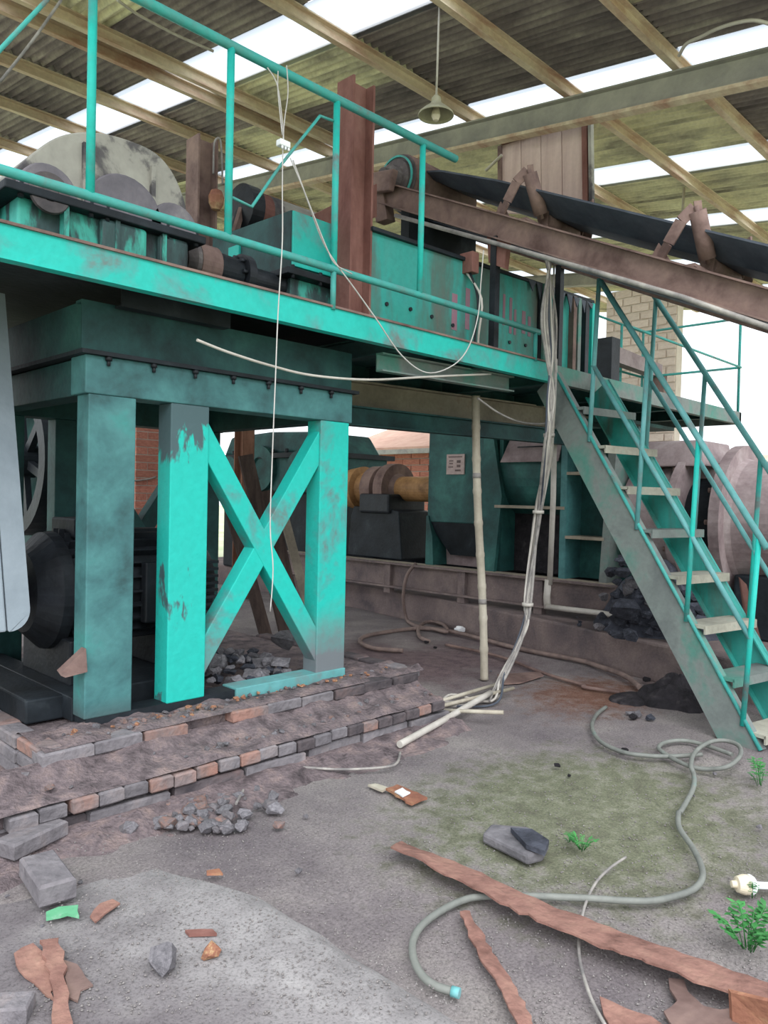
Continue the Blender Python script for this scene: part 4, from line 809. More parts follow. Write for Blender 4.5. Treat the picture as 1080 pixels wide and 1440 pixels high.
# extruder barrel at right
ex = thing('clay_extruder', (7.3, 2.2, PT), 'mauve cast extruder barrel with bolted flanges behind the stairs', 'extruder')
ec = V((7.35, 0, 1.30))
def lath(v0, prof, name, mat): b = MB(); b.lathe(V((7.35, v0, 1.30)), (0, -1, 0), prof, 40); return b.build(name, mat, ex)
lath(3.55, [(0, 0), (0, .52), (.5, .55), (.5, 0)], 'feed_chamber', 'extruder_mauve')
f1 = lath(3.05, [(0, 0), (0, .66), (.07, .66), (.07, 0)], 'flange', 'extruder_mauve')
lath(2.98, [(0, .40), (.36, .40)], 'neck', 'near_black')
f2 = lath(2.64, [(0, 0), (0, .70), (.09, .70), (.09, 0)], 'flange', 'extruder_mauve')
lath(2.55, [(0, 0), (0, .58), (.05, .56), (1.6, .46), (1.6, 0)], 'barrel', 'extruder_mauve')
for fl, vv, r in ((f1, 3.06, .60), (f2, 2.65, .64)):
    for k in range(14):
        a = 2*math.pi*k/14; c = V((7.35+r*math.cos(a), vv, 1.30+r*math.sin(a))); b = MB(); b.cyl(c, c+V((0, .035, 0)), .025, n=6); b.build('flange_bolt', 'rust', fl)
b = MB(); b.box((6.9, 3.5, PT), (7.8, 3.1, .9)); b.build('foot', 'teal_dark', ex, bevel=.02)
b = MB(); b.box((6.9, 2.5, PT), (7.8, 1.6, .85)); b.build('foot', 'near_black', ex, bevel=.02)
b = MB(); b.prism([V((6.95, 3.55, 1.8)), V((6.95, 2.8, 1.8)), V((7.1, 2.9, 2.05)), V((7.1, 3.45, 2.05))], (.7, 0, 0)); b.build('inspection_hood', 'extruder_mauve', ex, bevel=.02)

# ================================================================== POLES, CABLES, PIPES
bp_ = thing('bamboo_pole', at(681, 957, z=0), 'weathered bamboo pole propped upright from the yard to the platform girder', 'pole')
p0 = at(681, 957, z=0); p1 = at(668, 555, v=p0.y+.05)
b = MB(); K = 9; pts = []; rr = []
for i in range(K):
    a, c = i/K, (i+1)/K
    for f, r in ((a+.004, .037), (a+.012, .033), (a+.055, .032), (c-.012, .033), (c-.004, .037)):
        pts.append(p0.lerp(p1, f)+V((.012*math.sin(f*7), 0, 0))); rr.append(r)
b.tube(pts, rr, 10); b.build('stem', 'bamboo', bp_)
for f in (.28, .72):
    b = MB(); c = p0.lerp(p1, f)+V((.012*math.sin(f*7), 0, 0)); b.cyl(c+V((0, 0, -.02)), c+V((0, 0, .02)), .034, n=10); b.build('tape_band', 'cable_grey', bp_)
def cable(name, pts, r, mat, label, cat='cable', group=None, k=6, n=7):
    b = MB(); b.tube(spline(pts, k), r, n); return b.build(name, mat, label=label, cat=cat, group=group)
# bundle of cables dropping from the conveyor past the platform to the ground
bu = thing('cable_bundle', at(690, 985, z=0), 'bundle of grey and white cables dropping from the conveyor to the ground beside the stairs', 'cables')
for k in range(7):
    j = lambda s: rnd.uniform(-s, s)
    o = k*.022-.066
    pts = [at(772+j(8), 352, v=3.1), at(770+k*3.2-8, 440, v=3.08), at(774+k*2.2-6, 500, v=3.08), at(776+j(7), 560, v=3.06), at(770+j(4), 620, v=3.08)]
    q = at(757+j(5), 720, u=5.05); g0 = at(697+j(9), 984+j(5), z=.02)
    pts += [q.lerp(pts[-1], .0)+V((0, o*.2, 0)), at(743+j(5), 840, u=4.95), at(738+j(5), 884, u=4.85), at(712+j(8), 945, u=4.68), g0]
    if k < 4: pts += [at(640+j(8), 985+j(9), z=.02), at(614+j(4), 990+j(6), z=.02)]
    b = MB(); b.tube(spline(pts, 7), (.011, .009, .012, .008, .01, .007, .009)[k], 7); b.build('cable', ('cable_grey', 'pvc_white', 'cable_grey', 'belt_rubber', 'pvc_white', 'cable_grey', 'cable_grey')[k], bu)
for (x, y, uu) in ((757, 720, 5.05), (772, 612, 5.1), (742, 850, 4.93)):
    b = MB(); c = at(x, y, u=uu); b.cyl(c+V((0, 0, -.012)), c+V((0, 0, .012)), .045, n=10); b.build('tie_band', 'pvc_white', bu)
# white split conduit strip hanging with the bundle
b = MB(); b.tube([at(781, 505, v=3.12), at(779, 560, v=3.12), at(775, 640, u=5.3), at(752, 760, u=5.1), at(748, 800, u=5.05)], .017, 8); b.build('conduit_strip', 'pvc_white', bu)
# white plastic water pipe with elbows beside the mixer
pp = thing('water_pipe', at(771, 852, u=6.7), 'white plastic water pipe running down the mixer and along the plinth', 'pipe')
b = MB(); b.tube([at(780, 590, u=6.55), at(778, 700, u=6.55), at(773, 822, u=6.55)], .028, 10); b.build('riser', 'pvc_white', pp)
b = MB(); b.tube([at(771, 815, u=6.55), at(769, 840, u=6.55), at(770, 856, u=6.55)], .035, 10); b.build('elbow', 'pvc_white', pp)
b = MB(); b.tube([at(770, 853, u=6.52), at(800, 857, u=6.45), at(845, 862, u=6.35), at(875, 868, u=6.25)], .026, 10); b.build('ground_run', 'pvc_white', pp)
# pipe and offcuts on the ground
b = MB(); b.tube(spline([at(562, 1047, z=.035), at(625, 1012, z=.05), at(690, 974, z=.09)], 4), .021, 10); b.build('plastic_pipe', 'pvc_white', label='white plastic pipe lying on the ground from the cable heap', cat='pipe')
for a, c, k in (((612, 988), (700, 962), 0), ((616, 994), (722, 968), 1), ((618, 999), (708, 1002), 2)):
    b = MB(); b.tube([at(*a, z=.03+.012*k), at(*c, z=.05+.02*k)], .014, 8); b.build('conduit_length', 'bamboo', label='thin pale conduit length in the heap at the foot of the cables', cat='conduit', group='conduit lengths at the foot of the cables')
# wires hanging from the railing
cw = thing('hanging_wire', at(398, 205, v=3.1), 'thin white wire hanging from the top rail through a white connector block', 'wire')
b = MB(); b.tube(spline([at(x, y, v=3.12) for x, y in ((398, 200), (397, 260), (397, 340), (391, 440), (387, 540), (383, 640), (380, 740), (384, 800), (380, 860))], 5), .0034, 6); b.build('lead', 'wire_white', cw)
for xs in (((376, 95), (390, 120), (397, 170), (399, 200)), ((403, 92), (405, 130), (400, 170), (398, 200)), ((391, 100), (391, 130), (397, 190))):
    b = MB(); b.tube(spline([at(x, y, v=3.16) for x, y in xs], 5), .0032, 6); b.build('lead', 'wire_white', cw)
c = at(399, 203, v=3.12)
b = MB(); b.box(c-V((.035, .02, .016)), c+V((.03, .02, .016))); b.build('connector_block', 'bulb_white', cw, bevel=.006)
for k in range(3):
    b = MB(); q = c+V((-.022+.02*k, -.018, -.02)); b.cyl(q, q-V((0, 0, .014)), .006, n=6); b.build('terminal', 'bulb_white', cw)
wt = thing('slack_wire', at(600, 525, v=3.1), 'pair of pale wires drooping in a loop below the platform edge', 'wire')
b = MB(); b.tube(spline([at(x, y, v=3.15) for x, y in ((412, 225), (430, 275), (452, 335), (470, 367), (498, 405), (530, 450), (565, 500), (600, 524), (635, 515), (658, 490), (672, 445), (676, 400), (680, 352))], 6), .0042, 6); b.build('wire', 'wire_white', wt)
b = MB(); b.tube(spline([at(x, y, v=3.14) for x, y in ((408, 222), (425, 262), (440, 300), (460, 350), (472, 372), (495, 385))], 6), .0034, 6); b.build('wire', 'wire_white', wt)
cable('drooping_conduit', [at(x, y, v=3.3) for x, y in ((277, 478), (320, 495), (380, 514), (440, 528), (520, 534), (600, 530), (690, 526))], .0075, 'pvc_white', 'pale flexible conduit sagging under the platform edge', 'conduit')
cable('roof_cable', [at_roof(x, y, .17) for x, y in ((955, 78), (965, 62), (985, 52), (1010, 40), (1040, 31), (1065, 29), (1095, 38))], .013, 'pvc_white', 'pale cable looped along the roof purlin', 'cable')
cable('ceiling_wire', [at_roof(x, y, .16) for x, y in ((165, 0), (190, 18), (215, 32), (250, 50), (300, 72))], .012, 'pvc_white', 'thin wire strung under the roof sheets beside a skylight', 'wire')
cable('stay_wire', [at(86, 0, v=4.6), at(45, 58, v=4.6), at(0, 115, v=4.6)], .008, 'cable_grey', 'slanting stay wire behind the turquoise rail post', 'wire')
cable('roof_hanger', [at(963, 243, u=9.0), at(960, 300, u=9.0)], .016, 'bamboo', 'short pale rod hanging from a purlin over the conveyor', 'rod')
cable('girder_wire', [at(x, y, v=3.45) for x, y in ((672, 560), (700, 580), (730, 593), (762, 596), (775, 590))], .008, 'cable_grey', 'loose wire slung from the bamboo pole to the cable bundle', 'wire')
c = at(660, 368, u=4.42)
jb = thing('gusset_plate', at(660, 372, u=4.42), 'rusty gusset plate with wires under the conveyor channel', 'box')
b = MB(); b.box(c-V((.04, .06, .09)), c+V((.04, .06, .06))); b.build('case', 'rust_red', jb, bevel=.006)  # rusty gusset plate built as a plain block
for k in range(2):
    b = MB(); b.tube(spline([c+V((-.02, -.02+.03*k, -.08)), at(672+5*k, 420, u=4.38), at(668+5*k, 470, u=4.38), at(668+4*k, 492, u=4.38)], 4), .009, 6); b.build('lead', 'pvc_white' if k else 'black_steel', jb)

# hoses and wires lying on the ground
def px1(l): return [(780+x/3.6, 840+y/3.6) for x, y in l]
def px8(l): return [(760+x/3.375, 1120+y/3.375) for x, y in l]
def px7(l): return [(520+x/3.176, 1060+y/3.176) for x, y in l]
def px2(l): return [(460+x/3, 760+y/3) for x, y in l]
hz_ = .022
B_ = px1([(900, 797), (750, 745), (650, 725), (560, 735), (527, 765), (590, 812), (690, 857), (780, 870), (880, 855), (940, 800), (930, 750), (860, 725), (780, 735), (710, 785), (690, 850), (705, 900), (700, 970), (640, 1080)]) + \
     px8([(655, 80), (660, 150), (720, 240), (760, 320), (770, 380), (740, 430), (670, 465), (540, 495), (400, 495), (250, 485), (60, 477)]) + px7([(700, 636), (520, 637), (430, 650), (330, 695), (240, 760), (195, 830), (195, 910), (230, 985), (290, 1035), (365, 1060)])
bz = [hz_+(.03 if 8 <= i <= 14 else 0) for i in range(len(B_))]
ho = thing('garden_hose', at(830, 1250, z=0), 'long grey hose coiled at the stair foot and snaking across the mossy yard', 'hose')
b = MB(); pts = spline([at(x, y, z=z) for (x, y), z in zip(B_, bz)], 6); b.tube(pts, .0125, 9); b.build('tube', 'hose_grey', ho)
b = MB(); b.tube([pts[-1], pts[-1]+(pts[-1]-pts[-2]).normalized()*.025], .015, 9); b.build('end_fitting', 'turq_pale', ho)
cable('hose_end', ground_pts(px1([(260, 555), (215, 590), (190, 640), (200, 690), (250, 742), (350, 785), (450, 800), (540, 805), (640, 803), (745, 795)]), hz_), .013, 'hose_grey', 'short curved grey hose running up to the coil at the stair foot', 'hose')
cable('brown_hose', ground_pts(px2([(320, 465), (200, 455), (140, 430), (160, 405), (260, 385), (380, 372), (500, 380), (640, 412), (760, 445), (900, 475), (1060, 505)])+px1([(200, 342), (350, 395), (430, 455)]), .02), .022, 'hose_brown', 'brown hose lying along the foot of the concrete plinth', 'hose')
cable('brown_cable', ground_pts(px2([(500, 440), (640, 468), (760, 500), (860, 540), (960, 575), (1080, 610)])+px1([(150, 455), (330, 480)]), .015), .014, 'rust', 'thin rust-coloured cable crossing the stained ground before the plinth', 'cable')
p_ = [at(585, 792, u=6.7)]+[at(x, y, u=6.6) for x, y in ((572, 810), (567, 840))]+ground_pts(px2([(335, 330), (375, 360), (440, 372), (505, 385), (490, 355), (430, 342), (388, 365), (390, 405), (430, 425)]), .025)
cable('looped_hose', p_, .02, 'hose_brown', 'pale brown hose dropping off the skid beam into a loop on the ground', 'hose')
cable('thin_wire', ground_pts(px8([(405, 288), (330, 340), (270, 400), (225, 480), (195, 580), (185, 660), (185, 760), (210, 870), (250, 980), (310, 1090)]), .018)[:4]+ground_pts(px8([(195, 580), (185, 660), (185, 760), (210, 870), (250, 980), (310, 1090)]), .012), .0055, 'cable_grey', 'thin grey wire crossing the hose and running under the long rusty strip', 'wire')
cable('white_wire', ground_pts([(332, 1130), (350, 1100), (375, 1080), (420, 1079), (480, 1082), (540, 1079), (558, 1073), (563, 1058)], .02), .007, 'cable_grey', 'thin pale wire on the ground before the brick steps', 'wire')

# ================================================================== RUSTY SCRAP
def plate(name, px, z, th, mat, label, cat='scrap metal', group=None, rag=.006, lift=None):
    pts = [at(x, y, z=z) for x, y in px]; out = []
    for i, p in enumerate(pts):
        q = pts[(i+1) % len(pts)]; k = max(1, int((q-p).length/.03))
        for j in range(k):
            c = p.lerp(q, j/k); out.append(c+V((rnd.uniform(-rag, rag), rnd.uniform(-rag, rag), 0)))
    if lift: out = [V((c.x, c.y, c.z+lift(c))) for c in out]
    b = MB(); b.prism(out, (0, 0, th)); return b.build(name, mat, label=label, cat=cat, group=group)
def strip(name, upx, lpx, z0, z1, th, mat, label, rag=.005):
    """curved strip: upper-edge pixels resting at z0, lower-edge pixels lifted to z1"""
    a = spline([at(x, y, z=z0) for x, y in upx], 7); c = spline([at(x, y, z=z1) for x, y in lpx], 7); n = len(a)
    a = [p+V((rnd.uniform(-rag, rag), rnd.uniform(-rag, rag), rnd.uniform(-.002, .002))) for p in a]; c = [p+V((rnd.uniform(-rag, rag), rnd.uniform(-rag, rag), rnd.uniform(-.003, .003))) for p in c]
    m_ = [p.lerp(q, .5)+V((0, 0, .003)) for p, q in zip(a, c)]
    rows_ = [a, m_, c]; b = MB(); vs = [p+V((0, 0, th)) for r in rows_ for p in r]+[p for r in rows_ for p in r]; fs = []
    for r in range(2):
        for i in range(n-1):
            q = r*n+i; fs += [(q, q+1, q+n+1, q+n), (3*n+q, 3*n+q+n, 3*n+q+n+1, 3*n+q+1)]
    for i in range(n-1): fs += [(i, 3*n+i, 3*n+i+1, i+1), (2*n+i, 2*n+i+1, 5*n+i+1, 5*n+i)]
    for i in (0, n-1): fs += [(i, n+i, 4*n+i, 3*n+i), (n+i, 2*n+i, 5*n+i, 4*n+i)]
    b.add(vs, fs); return b.build(name, mat, label=label, cat='scrap metal')
strip('rusty_strip', [(562, 1186), (650, 1219), (750, 1266), (860, 1308), (980, 1350), (1090, 1388)], [(550, 1192), (638, 1236), (730, 1284), (830, 1326), (930, 1362), (1090, 1424)], .03, .055, .008, 'rust_flake', 'long curved rusty steel strip lying across the hose', rag=.009)
strip('rusty_strip', [(658, 1284), (690, 1335), (722, 1385), (752, 1445)], [(647, 1284), (668, 1335), (700, 1385), (728, 1445)], .012, .022, .007, 'rust_flake', 'short narrow rusty strip beside the hose end')
plate('rusty_plate', [(940, 1378), (962, 1383), (968, 1400), (986, 1418), (1015, 1425), (1042, 1418), (1052, 1440), (1080, 1452), (948, 1452), (936, 1427), (950, 1410), (944, 1395)], .012, .008, 'rust', 'jagged red rusted plate with notched edge at the corner of the scrap')
b = MB(); q = [at(1030, 1436, z=.02), at(1095, 1460, z=.02), at(1095, 1412, z=.13), at(1028, 1396, z=.10)]
b.prism(q, V((.012, .012, .0))); b.build('rusty_sheet', 'rust_orange', label='upturned rusty sheet with an orange and yellow bloom', cat='scrap metal')
plate('rusty_plate', [(842, 1404), (880, 1420), (915, 1432), (940, 1450), (860, 1452), (848, 1428)], .012, .008, 'rust_flake', 'crumbling brown rust plate beside the thin wire')
plate('rusty_plate', [(18, 1342), (48, 1328), (62, 1345), (74, 1380), (74, 1408), (45, 1385), (26, 1368)], .026, .006, 'rust_flake', 'flat rusty flake left of the upright rusty bar on the concrete path')
plate('rusty_plate', [(92, 1352), (112, 1358), (118, 1378), (132, 1388), (112, 1396), (110, 1410), (94, 1404)], .026, .006, 'rust', 'small rusty flake right of the rusty bar on the concrete path')
plate('rusty_bar', [(56, 1326), (82, 1324), (90, 1345), (92, 1385), (100, 1445), (72, 1445), (75, 1400), (64, 1355)], .034, .012, 'rust_flake', 'flaking rusty flat bar on the concrete path')
plate('rust_flake', [(126, 1290), (140, 1272), (160, 1266), (168, 1272), (150, 1285), (132, 1298)], .026, .006, 'rust_flake', 'tan curled rust flake near the green wrapper')
plate('rust_flake', [(262, 1312), (300, 1310), (304, 1316), (264, 1319)], .026, .01, 'rust_red', 'thin red-brown splinter on the concrete path')
plate('rust_flake', [(290, 1226), (310, 1224), (314, 1230), (292, 1231)], .024, .008, 'rust_orange', 'tiny orange rust chip on the pale path')
plate('tile_shard', [(542, 1112), (560, 1106), (600, 1124), (578, 1133)], .008, .012, 'rust_orange', 'flat reddish tile shard with a scrap of white paper on it', 'tile')
plate('tile_shard', [(518, 1106), (528, 1104), (544, 1110), (538, 1114)], .008, .01, 'bamboo', 'small tan tile shard beside the reddish tile', 'tile')
plate('paper_scrap', [(556, 1114), (566, 1109), (576, 1116), (566, 1121)], .024, .006, 'paper_white', 'scrap of white paper lying on the reddish tile shard', 'paper')
plate('metal_offcut', [(700, 950), (760, 946), (764, 951), (730, 962), (700, 963)], .01, .012, 'rust', 'flat mauve metal offcut on the ground beyond the cable heap')
plate('green_wrapper', [(66, 1286), (85, 1279), (110, 1277), (110, 1292), (98, 1288), (68, 1295)], .026, .01, 'wrapper_green', 'crumpled bright green wrapper on the concrete path', 'wrapper')
b = MB(); c = at(646, 889, z=0)
for k in range(3): b.box(c+V((-.05+.03*k, -.04, .0)), c+V((.0+.03*k, .04, .05+.015*(k % 2))))
b.build('paper_wad', 'paper_white', bevel=.012, label='crumpled white paper on the ground beneath the plinth', cat='paper')
# leaning rusty sheets beside the stair
b = MB(); q = [at(1040, 812, u=5.92), at(1050, 822, u=5.9), at(1092, 985, u=5.62), at(1092, 1012, u=5.58), at(1077, 1002, u=5.6), at(1052, 900, u=5.78)]
b.prism(q, (.02, .015, 0)); b.build('leaning_sheet', 'rust_red', label='reddish rusted sheet leaning beside the foot of the stairs', cat='scrap metal')

# ================================================================== STONES, BRICKS, RUBBLE
def chunk(seed, mat, k=14, sq=(1, 1, 1)):
    r = random.Random(seed); bm = bmesh.new()
    for i in range(k):
        d = V((r.gauss(0, 1), r.gauss(0, 1), r.gauss(0, 1))).normalized()*r.uniform(.36, .5)
        bm.verts.new((d.x*sq[0], d.y*sq[1], d.z*sq[2]))
    bmesh.ops.convex_hull(bm, input=bm.verts); bmesh.ops.delete(bm, geom=[v for v in bm.verts if not v.link_faces], context='VERTS')
    me = bpy.data.meshes.new('chunk'); bm.to_mesh(me); bm.free(); me.materials.append(M[mat]); return me
CH = {m: [chunk(11*i+3, m) for i in range(5)] for m in ('stone', 'stone_dark', 'brick', 'brick_dusty', 'rust_orange', 'mud_and_recess')}
def rock(name, mat, p, s, label, cat, group=None, sink=.3):
    me = rnd.choice(CH[mat]); o = bpy.data.objects.new(name, me); col.objects.link(o)
    s3 = V((s*rnd.uniform(.8, 1.2), s*rnd.uniform(.7, 1.1), s*rnd.uniform(.55, .85)))
    o.scale = s3; o.location = V(p)+V((0, 0, s3.z*.5*(1-sink)-.0)); o.rotation_euler = (0, 0, rnd.uniform(0, 6.28))
    return tag(o, label, cat, group)
# broken rock inside the frame
for i in range(150):
    x = rnd.uniform(2.46, 3.16); y = rnd.uniform(3.76, 4.7)
    rock('rubble_chunk', 'stone' if rnd.random() < .75 else 'stone_dark', (x, y, .30+rnd.random()*.12*max(0, 1-abs(y-4.1)/.5)), rnd.uniform(.05, .12) if rnd.random() < .9 else .18, 'grey broken rubble chunk heaped inside the X-braced frame', 'rubble', 'rubble inside the frame')
rock('rubble_slab', 'stone', at(405, 912, z=.40), .24, 'biggest pale slab of rubble on the heap inside the X-braced frame', 'rubble')
for i in range(60):
    rock('red_fragment', rnd.choice(('brick', 'brick', 'rust_orange', 'stone')), (rnd.gauss(2.05, .22), rnd.uniform(3.42, 3.58), .305), rnd.uniform(.02, .055), 'small reddish rubble fragment on the broken part of the upper step', 'rubble', 'red fragments on the upper step')
# rubble spilling in front of the steps
for i in range(170):
    x = rnd.gauss(265, 52); y = rnd.uniform(1088, 1172)
    if y < 1122-(x-200)*.12 or x > 400 or x < 130: continue
    rock('brick_fragment', rnd.choice(('stone', 'stone', 'brick_dusty', 'brick')), at(x, y, z=0), rnd.uniform(.025, .10), 'small broken brick fragment spilled before the brick steps', 'rubble', 'brick fragments before the steps')
for i in range(110):
    x = rnd.uniform(1.2, 3.75); y = 3.30+rnd.uniform(-.10, .10)
    rock('step_fragment', rnd.choice(('brick', 'stone', 'brick_dusty', 'brick_dusty')), (x, y, .185+.35*max(0, y-3.28)), rnd.uniform(.018, .055), 'small fragment of rubble lying on the lower brick step', 'rubble', 'fragments on the lower brick step')
for i in range(80):
    x = rnd.uniform(1.5, 3.7); y = rnd.uniform(3.46, 3.58)
    rock('step_fragment', rnd.choice(('brick', 'stone', 'brick_dusty', 'rust_orange')), (x, y, .305), rnd.uniform(.016, .045), 'small fragment of rubble lying on the upper brick step', 'rubble', 'fragments on the upper brick step')
# coal-like clods by the extruder, heaped against the mixer
for i in range(95):
    x = rnd.uniform(838, 990); y = rnd.uniform(785, 900)
    if y < 785+abs(x-872)*.55 and x > 872 or (x < 858 and y < 840): continue
    p = at(x, y, u=6.2+rnd.uniform(0, .25))
    if p.z < .32: p = at(x, y, z=.32)
    k = rock('clay_clod', 'stone_dark' if rnd.random() < .75 else 'stone', p, rnd.uniform(.09, .22), 'dark grey clay clod piled on the plinth beneath the stairs', 'clod', 'clay clods on the plinth', sink=.5)
b = MB(); n1, n2 = 26, 10; vs = [V((6.75, 3.10, .92))]
for j in range(1, n2+1):
    for i in range(n1):
        a = 2*math.pi*i/n1; f = j/n2; k = 1+.2*noise.noise(V((math.cos(a)*2, math.sin(a)*2, 4)))
        x = 6.75+.52*f*k*math.cos(a); y = 3.10+.62*f*k*math.sin(a); vs.append(V((x, y, .29+.66*(1-f**1.5)*(1+.3*noise.noise(V((x*6, y*6, 2)))))))
b.add(vs, [(0, 1+i, 1+(i+1) % n1) for i in range(n1)]+[(1+(j-1)*n1+i, 1+j*n1+i, 1+j*n1+(i+1) % n1, 1+(j-1)*n1+(i+1) % n1) for j in range(1, n2) for i in range(n1)]); b.build('clay_heap', 'stone_dark', label='heap of dark waste clay on the plinth below the extruder', cat='heap')
rock('clay_clod', 'stone_dark', at(880, 850, u=6.15)+V((0, 0, -.12)), .36, 'largest dark clay clod at the edge of the plinth', 'clod')
for i in range(26):
    c = at(rnd.uniform(800, 930), rnd.uniform(862, 890), z=.31)
    rock('clay_crumb', 'stone_dark' if rnd.random() < .6 else 'stone', c, rnd.uniform(.03, .08), 'small clay crumb along the edge of the concrete plinth', 'clod', 'clay crumbs on the plinth edge')
# black mud heap
def heap(name, c, rx, ry, h, mat, label, cat, seed):
    b = MB(); n1, n2 = 28, 9; vs = [V((c.x, c.y, h*(1+.3*noise.noise(V((seed, 0, 0))))))]
    for j in range(1, n2+1):
        for i in range(n1):
            a = 2*math.pi*i/n1; f = j/n2; k = 1+.25*noise.noise(V((math.cos(a)*2, math.sin(a)*2, seed)))
            x = c.x+rx*f*k*math.cos(a); y = c.y+ry*f*k*math.sin(a)
            z = h*(1-f*f)*(1+.7*noise.noise(V((x*9, y*9, seed))))-.02*(f == 1)
            vs.append(V((x, y, z if j < n2 else -.03)))
    fs = [(0, 1+i, 1+(i+1) % n1) for i in range(n1)]+[(1+(j-1)*n1+i, 1+j*n1+i, 1+j*n1+(i+1) % n1, 1+(j-1)*n1+(i+1) % n1) for j in range(1, n2) for i in range(n1)]
    b.add(vs, fs, False); return b.build(name, mat, label=label, cat=cat)
heap('mud_heap', at(955, 983, z=0), .36, .30, .15, 'mud_and_recess', 'wet black mud heap on the ground under the stairs', 'mud', 2.0)
heap('mud_patch', at(890, 982, z=0), .22, .16, .03, 'mud_and_recess', 'flat black mud patch at the end of the brown hose', 'mud', 5.0)
for i in range(18):
    rock('mud_clod', rnd.choice(('mud_and_recess', 'stone_dark', 'stone')), at(955+rnd.uniform(-75, 80), 990+rnd.uniform(-45, 30), z=0), rnd.uniform(.03, .09), 'small dark mud clod around the black mud heap', 'clod', 'clods round the mud heap')
for x, y, s in ((783, 1080, .05), (800, 1092, .035), (600, 905, .07), (612, 912, .05), (878, 1058, .06)):
    rock('dirt_clod', 'mud_and_recess', at(x, y, z=0), s, 'lone dark dirt clod lying on the bare yard ground', 'clod', 'lone dirt clods on the yard')
# squared broken concrete piece in the moss
b = MB(); q = [at(678, 1186, z=0), at(690, 1172, z=0), at(742, 1176, z=0), at(772, 1196, z=0), at(764, 1212, z=0), at(742, 1218, z=0)]
b.prism(q, (0, 0, .045)); bo = b.build('concrete_lump', 'stone', bevel=.012, label='broken concrete slab lump lying on the mossy ground', cat='rubble')
b = MB(); q = [at(718, 1170, z=.05), at(748, 1172, z=.05), at(772, 1188, z=.05), at(766, 1204, z=.05), at(740, 1194, z=.05)]
b.prism(q, (0, 0, .02)); b.build('concrete_flake', 'stone_dark', label='dark flake resting on the broken concrete lump', cat='rubble')
# loose bricks at the lower left
def loose(x, y, rzz, kind, mat, label, z=.0, sc=(1, 1, 1), tx=0):
    o = bpy.data.objects.new('loose_brick', BK[(kind, mat)]); col.objects.link(o); p = at(x, y, z=z); h = {'s': .062, 'S': .10, 'B': .085, 'h': .062}[kind]*sc[2]
    o.location = p+V((0, 0, h/2)); o.rotation_euler = (tx, 0, rzz); o.scale = sc; tag(o, label, 'brick')
loose(66, 1250, math.radians(83), 's', 'brick_dusty', 'loose grey brick lying alone on the concrete path', z=.02, sc=(1.15, 1.1, 1.3))
loose(45, 1190, math.radians(20), 's', 'brick_dusty', 'grey brick at the broken corner of the steps', z=.03, sc=(1.1, 1, 1.1))
loose(12, 1178, math.radians(8), 's', 'brick_dusty', 'dusty brick partly buried beside the broken corner of the steps', z=.03)
loose(72, 1148, math.radians(-50), 'h', 'brick', 'tilted red brick in the broken hole of the steps', z=.03, tx=.3)
loose(4, 1432, math.radians(-38), 's', 'brick_dusty', 'pale concrete block at the edge of the path beside the rusty bar', z=.02, sc=(.62, .7, .8))
loose(146, 1152, math.radians(60), 'h', 'brick_dusty', 'small upright stone block before the brick steps', z=0, sc=(.6, .3, 1.1))
rock('grey_clump', 'stone', at(228, 1368, z=.02), .15, 'round grey rock clump on the concrete path', 'rock')
rock('red_fragment', 'rust_orange', at(296, 1347, z=.02), .08, 'red brick fragment on the concrete path near the grey rock', 'rubble')
for x, y in ((113, 1242), (345, 1145), (318, 1158), (430, 1150), (10, 1262), (60, 1305), (975, 1120), (1005, 1090), (1068, 1166), (420, 1228), (690, 945)):
    rock('pebble', 'stone', at(x, y, z=0), rnd.uniform(.02, .04), 'single pale pebble lying on the yard ground', 'pebble', 'single pale pebbles')
# fine gravel over the yard
b = MB()
for i in range(6000):
    x = rnd.uniform(40, 1075); y = rnd.uniform(1020, 1440); p = at(x, y, z=0)
    s = rnd.uniform(.002, .0065); p.z = hgt(p.x, p.y)+s*.5 if p.x > 1.7 else .024+s*.4
    if p.y > 3.05 and p.x < 3.9: continue
    d = [V((rnd.uniform(.6, 1)*s*sx, rnd.uniform(.6, 1)*s*sy, s*.7*sz)) for sx, sy, sz in ((1, 0, 0), (-1, 0, 0), (0, 1, 0), (0, -1, 0), (0, 0, 1), (0, 0, -1))]
    b.add([p+k for k in d], [(0, 2, 4), (2, 1, 4), (1, 3, 4), (3, 0, 4), (2, 0, 5), (1, 2, 5), (3, 1, 5), (0, 3, 5)])
b.build('gravel', 'grit', kind='stuff', label='fine gravel and grit scattered over the yard', cat='gravel')

# boards leaning inside the frame
wb = 0
for a, c, wd, mt, lb in (((345, 640), (405, 900), .16, 'wood_dark', 'dark weathered board leaning behind the X braces'), ((375, 690), (425, 905), .14, 'wood_dark', 'dark weathered board leaning behind the X braces'), ((320, 700), (370, 880), .13, 'wood_dark', 'dark weathered board leaning behind the X braces'), ((398, 720), (447, 905), .10, 'beige_steel', 'pale grey board leaning behind the X braces')):
    p1 = at(*a, v=6.1+.04*wb); p0 = at(*c, v=5.85+.04*wb); p0 = p1.lerp(p0, (p1.z-.0)/(p1.z-p0.z)); b = MB(); b.bar(p0, p1, wd, .025, up=(0, 1, 0)); b.build('leaning_board', mt, label=lb, cat='board', group='dark boards behind the braces' if mt == 'wood_dark' else None); wb += 1
b = MB(); q = [at(86, 945, v=3.62), at(121, 912, v=3.58), at(123, 945, v=3.58), at(92, 953, v=3.56)]
b.prism(q, (.0, .05, .0)); b.build('steel_tab', 'rust', label='rusty bent steel tab sticking out beside the frame leg', cat='scrap metal')

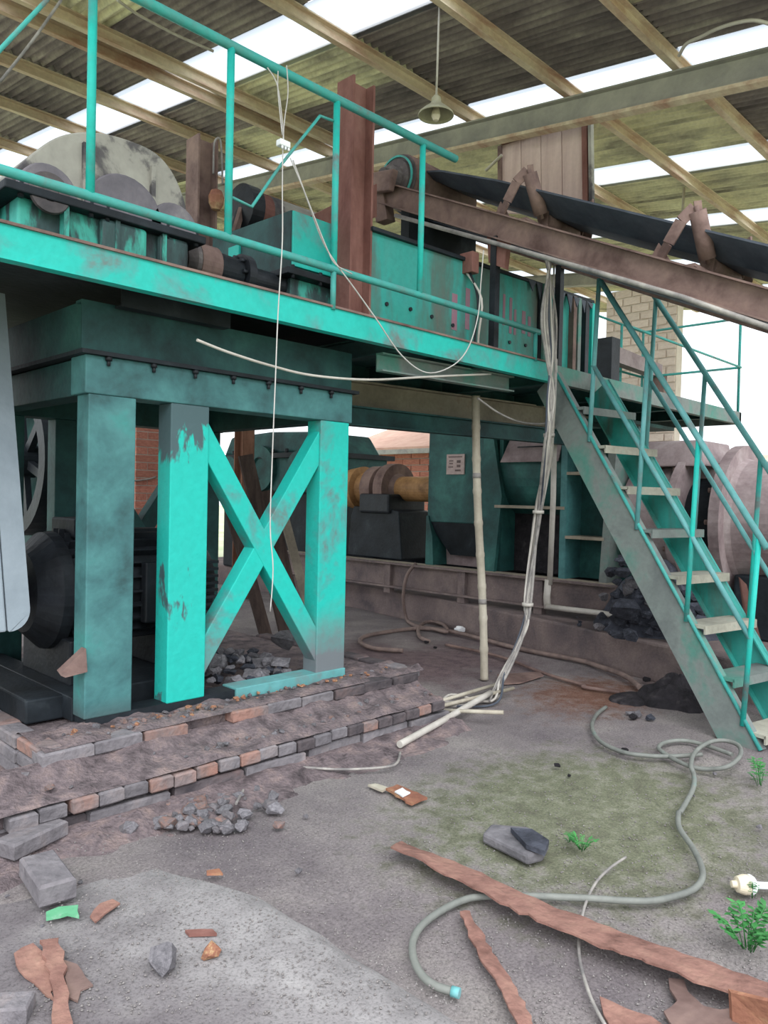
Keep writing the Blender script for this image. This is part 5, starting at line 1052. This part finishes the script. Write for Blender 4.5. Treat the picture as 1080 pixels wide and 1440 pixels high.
# ================================================================== BULB AND WEEDS
cf = thing('cfl_bulb', at(1055, 1240, z=0), 'burnt-out white tube bulb with an ivory base lying on the ground', 'bulb')
c = at(1048, 1244, z=.035); d = (at(1090, 1246, z=.03)-c).normalized(); c = c-d*.02
b = MB(); b.lathe(c, d, [(-.035, 0), (-.033, .012), (-.015, .014), (-.012, .028), (.012, .036), (.03, .036)], 20); b.build('base', 'bulb_ivory', cf)
b = MB(); b.lathe(c+d*.03, d, [(0, .037), (.01, .037), (.022, .03), (.022, 0)], 20); b.build('collar', 'bulb_white', cf)
s_ = d.cross(V((0, 0, 1))).normalized()
for k in (-1, 1):
    b = MB(); b.tube([c+d*.05+s_*.013*k, c+d*.16+s_*.013*k, c+d*.175+s_*.006*k], .0075, 8); b.build('tube', 'bulb_white', cf)
def weed(px, py, h, n, label, seed, wide=.5):
    r = random.Random(seed); p = at(px, py, z=0); root = thing('weed', p, label, 'weed')
    for i in range(n):
        a = r.uniform(0, 6.28); l = h*r.uniform(.6, 1.15); lean = r.uniform(.2, 1)*wide; d = V((math.cos(a), math.sin(a), 0)); s = V((-d.y, d.x, 0))
        b = MB(); st = p+d*r.uniform(0, .02); tip = st+d*l*lean+V((0, 0, l*(1-.35*lean)))
        mid = st.lerp(tip, .55)+V((0, 0, .15*l)); b.tube([st, mid, tip], .0016, 4)
        for t in range(5):
            f = .35+.16*t; q = st.lerp(mid, f/.55) if f < .55 else mid.lerp(tip, (f-.55)/.45)
            for sg in (-1, 1):
                e = q+(s*sg*.8+d*.5+V((0, 0, r.uniform(-.1, .4)))).normalized()*l*r.uniform(.2, .32); w_ = (e-q).cross(V((0, 0, 1))).normalized()*l*.07
                m1 = q.lerp(e, .55); b.add([q, m1+w_, e, m1-w_], [(0, 1, 2, 3)])
        b.build('leaf_spray', 'leaf', root)
weed(818, 1195, .075, 12, 'small bright green weed beside the broken concrete lump', 3, .9)
weed(1052, 1335, .13, 18, 'leafy green weed growing in the gravel near the bulb', 5, .8)
weed(1070, 1105, .12, 7, 'green weed sprouting beside the foot of the stairs', 8, .7)
weed(800, 1185, .035, 5, 'tiny sprig of weed between the concrete lump and the small weed', 12, .9)
weed(1058, 1262, .06, 3, 'thin single grass sprig above the leafy weed', 17, .2)
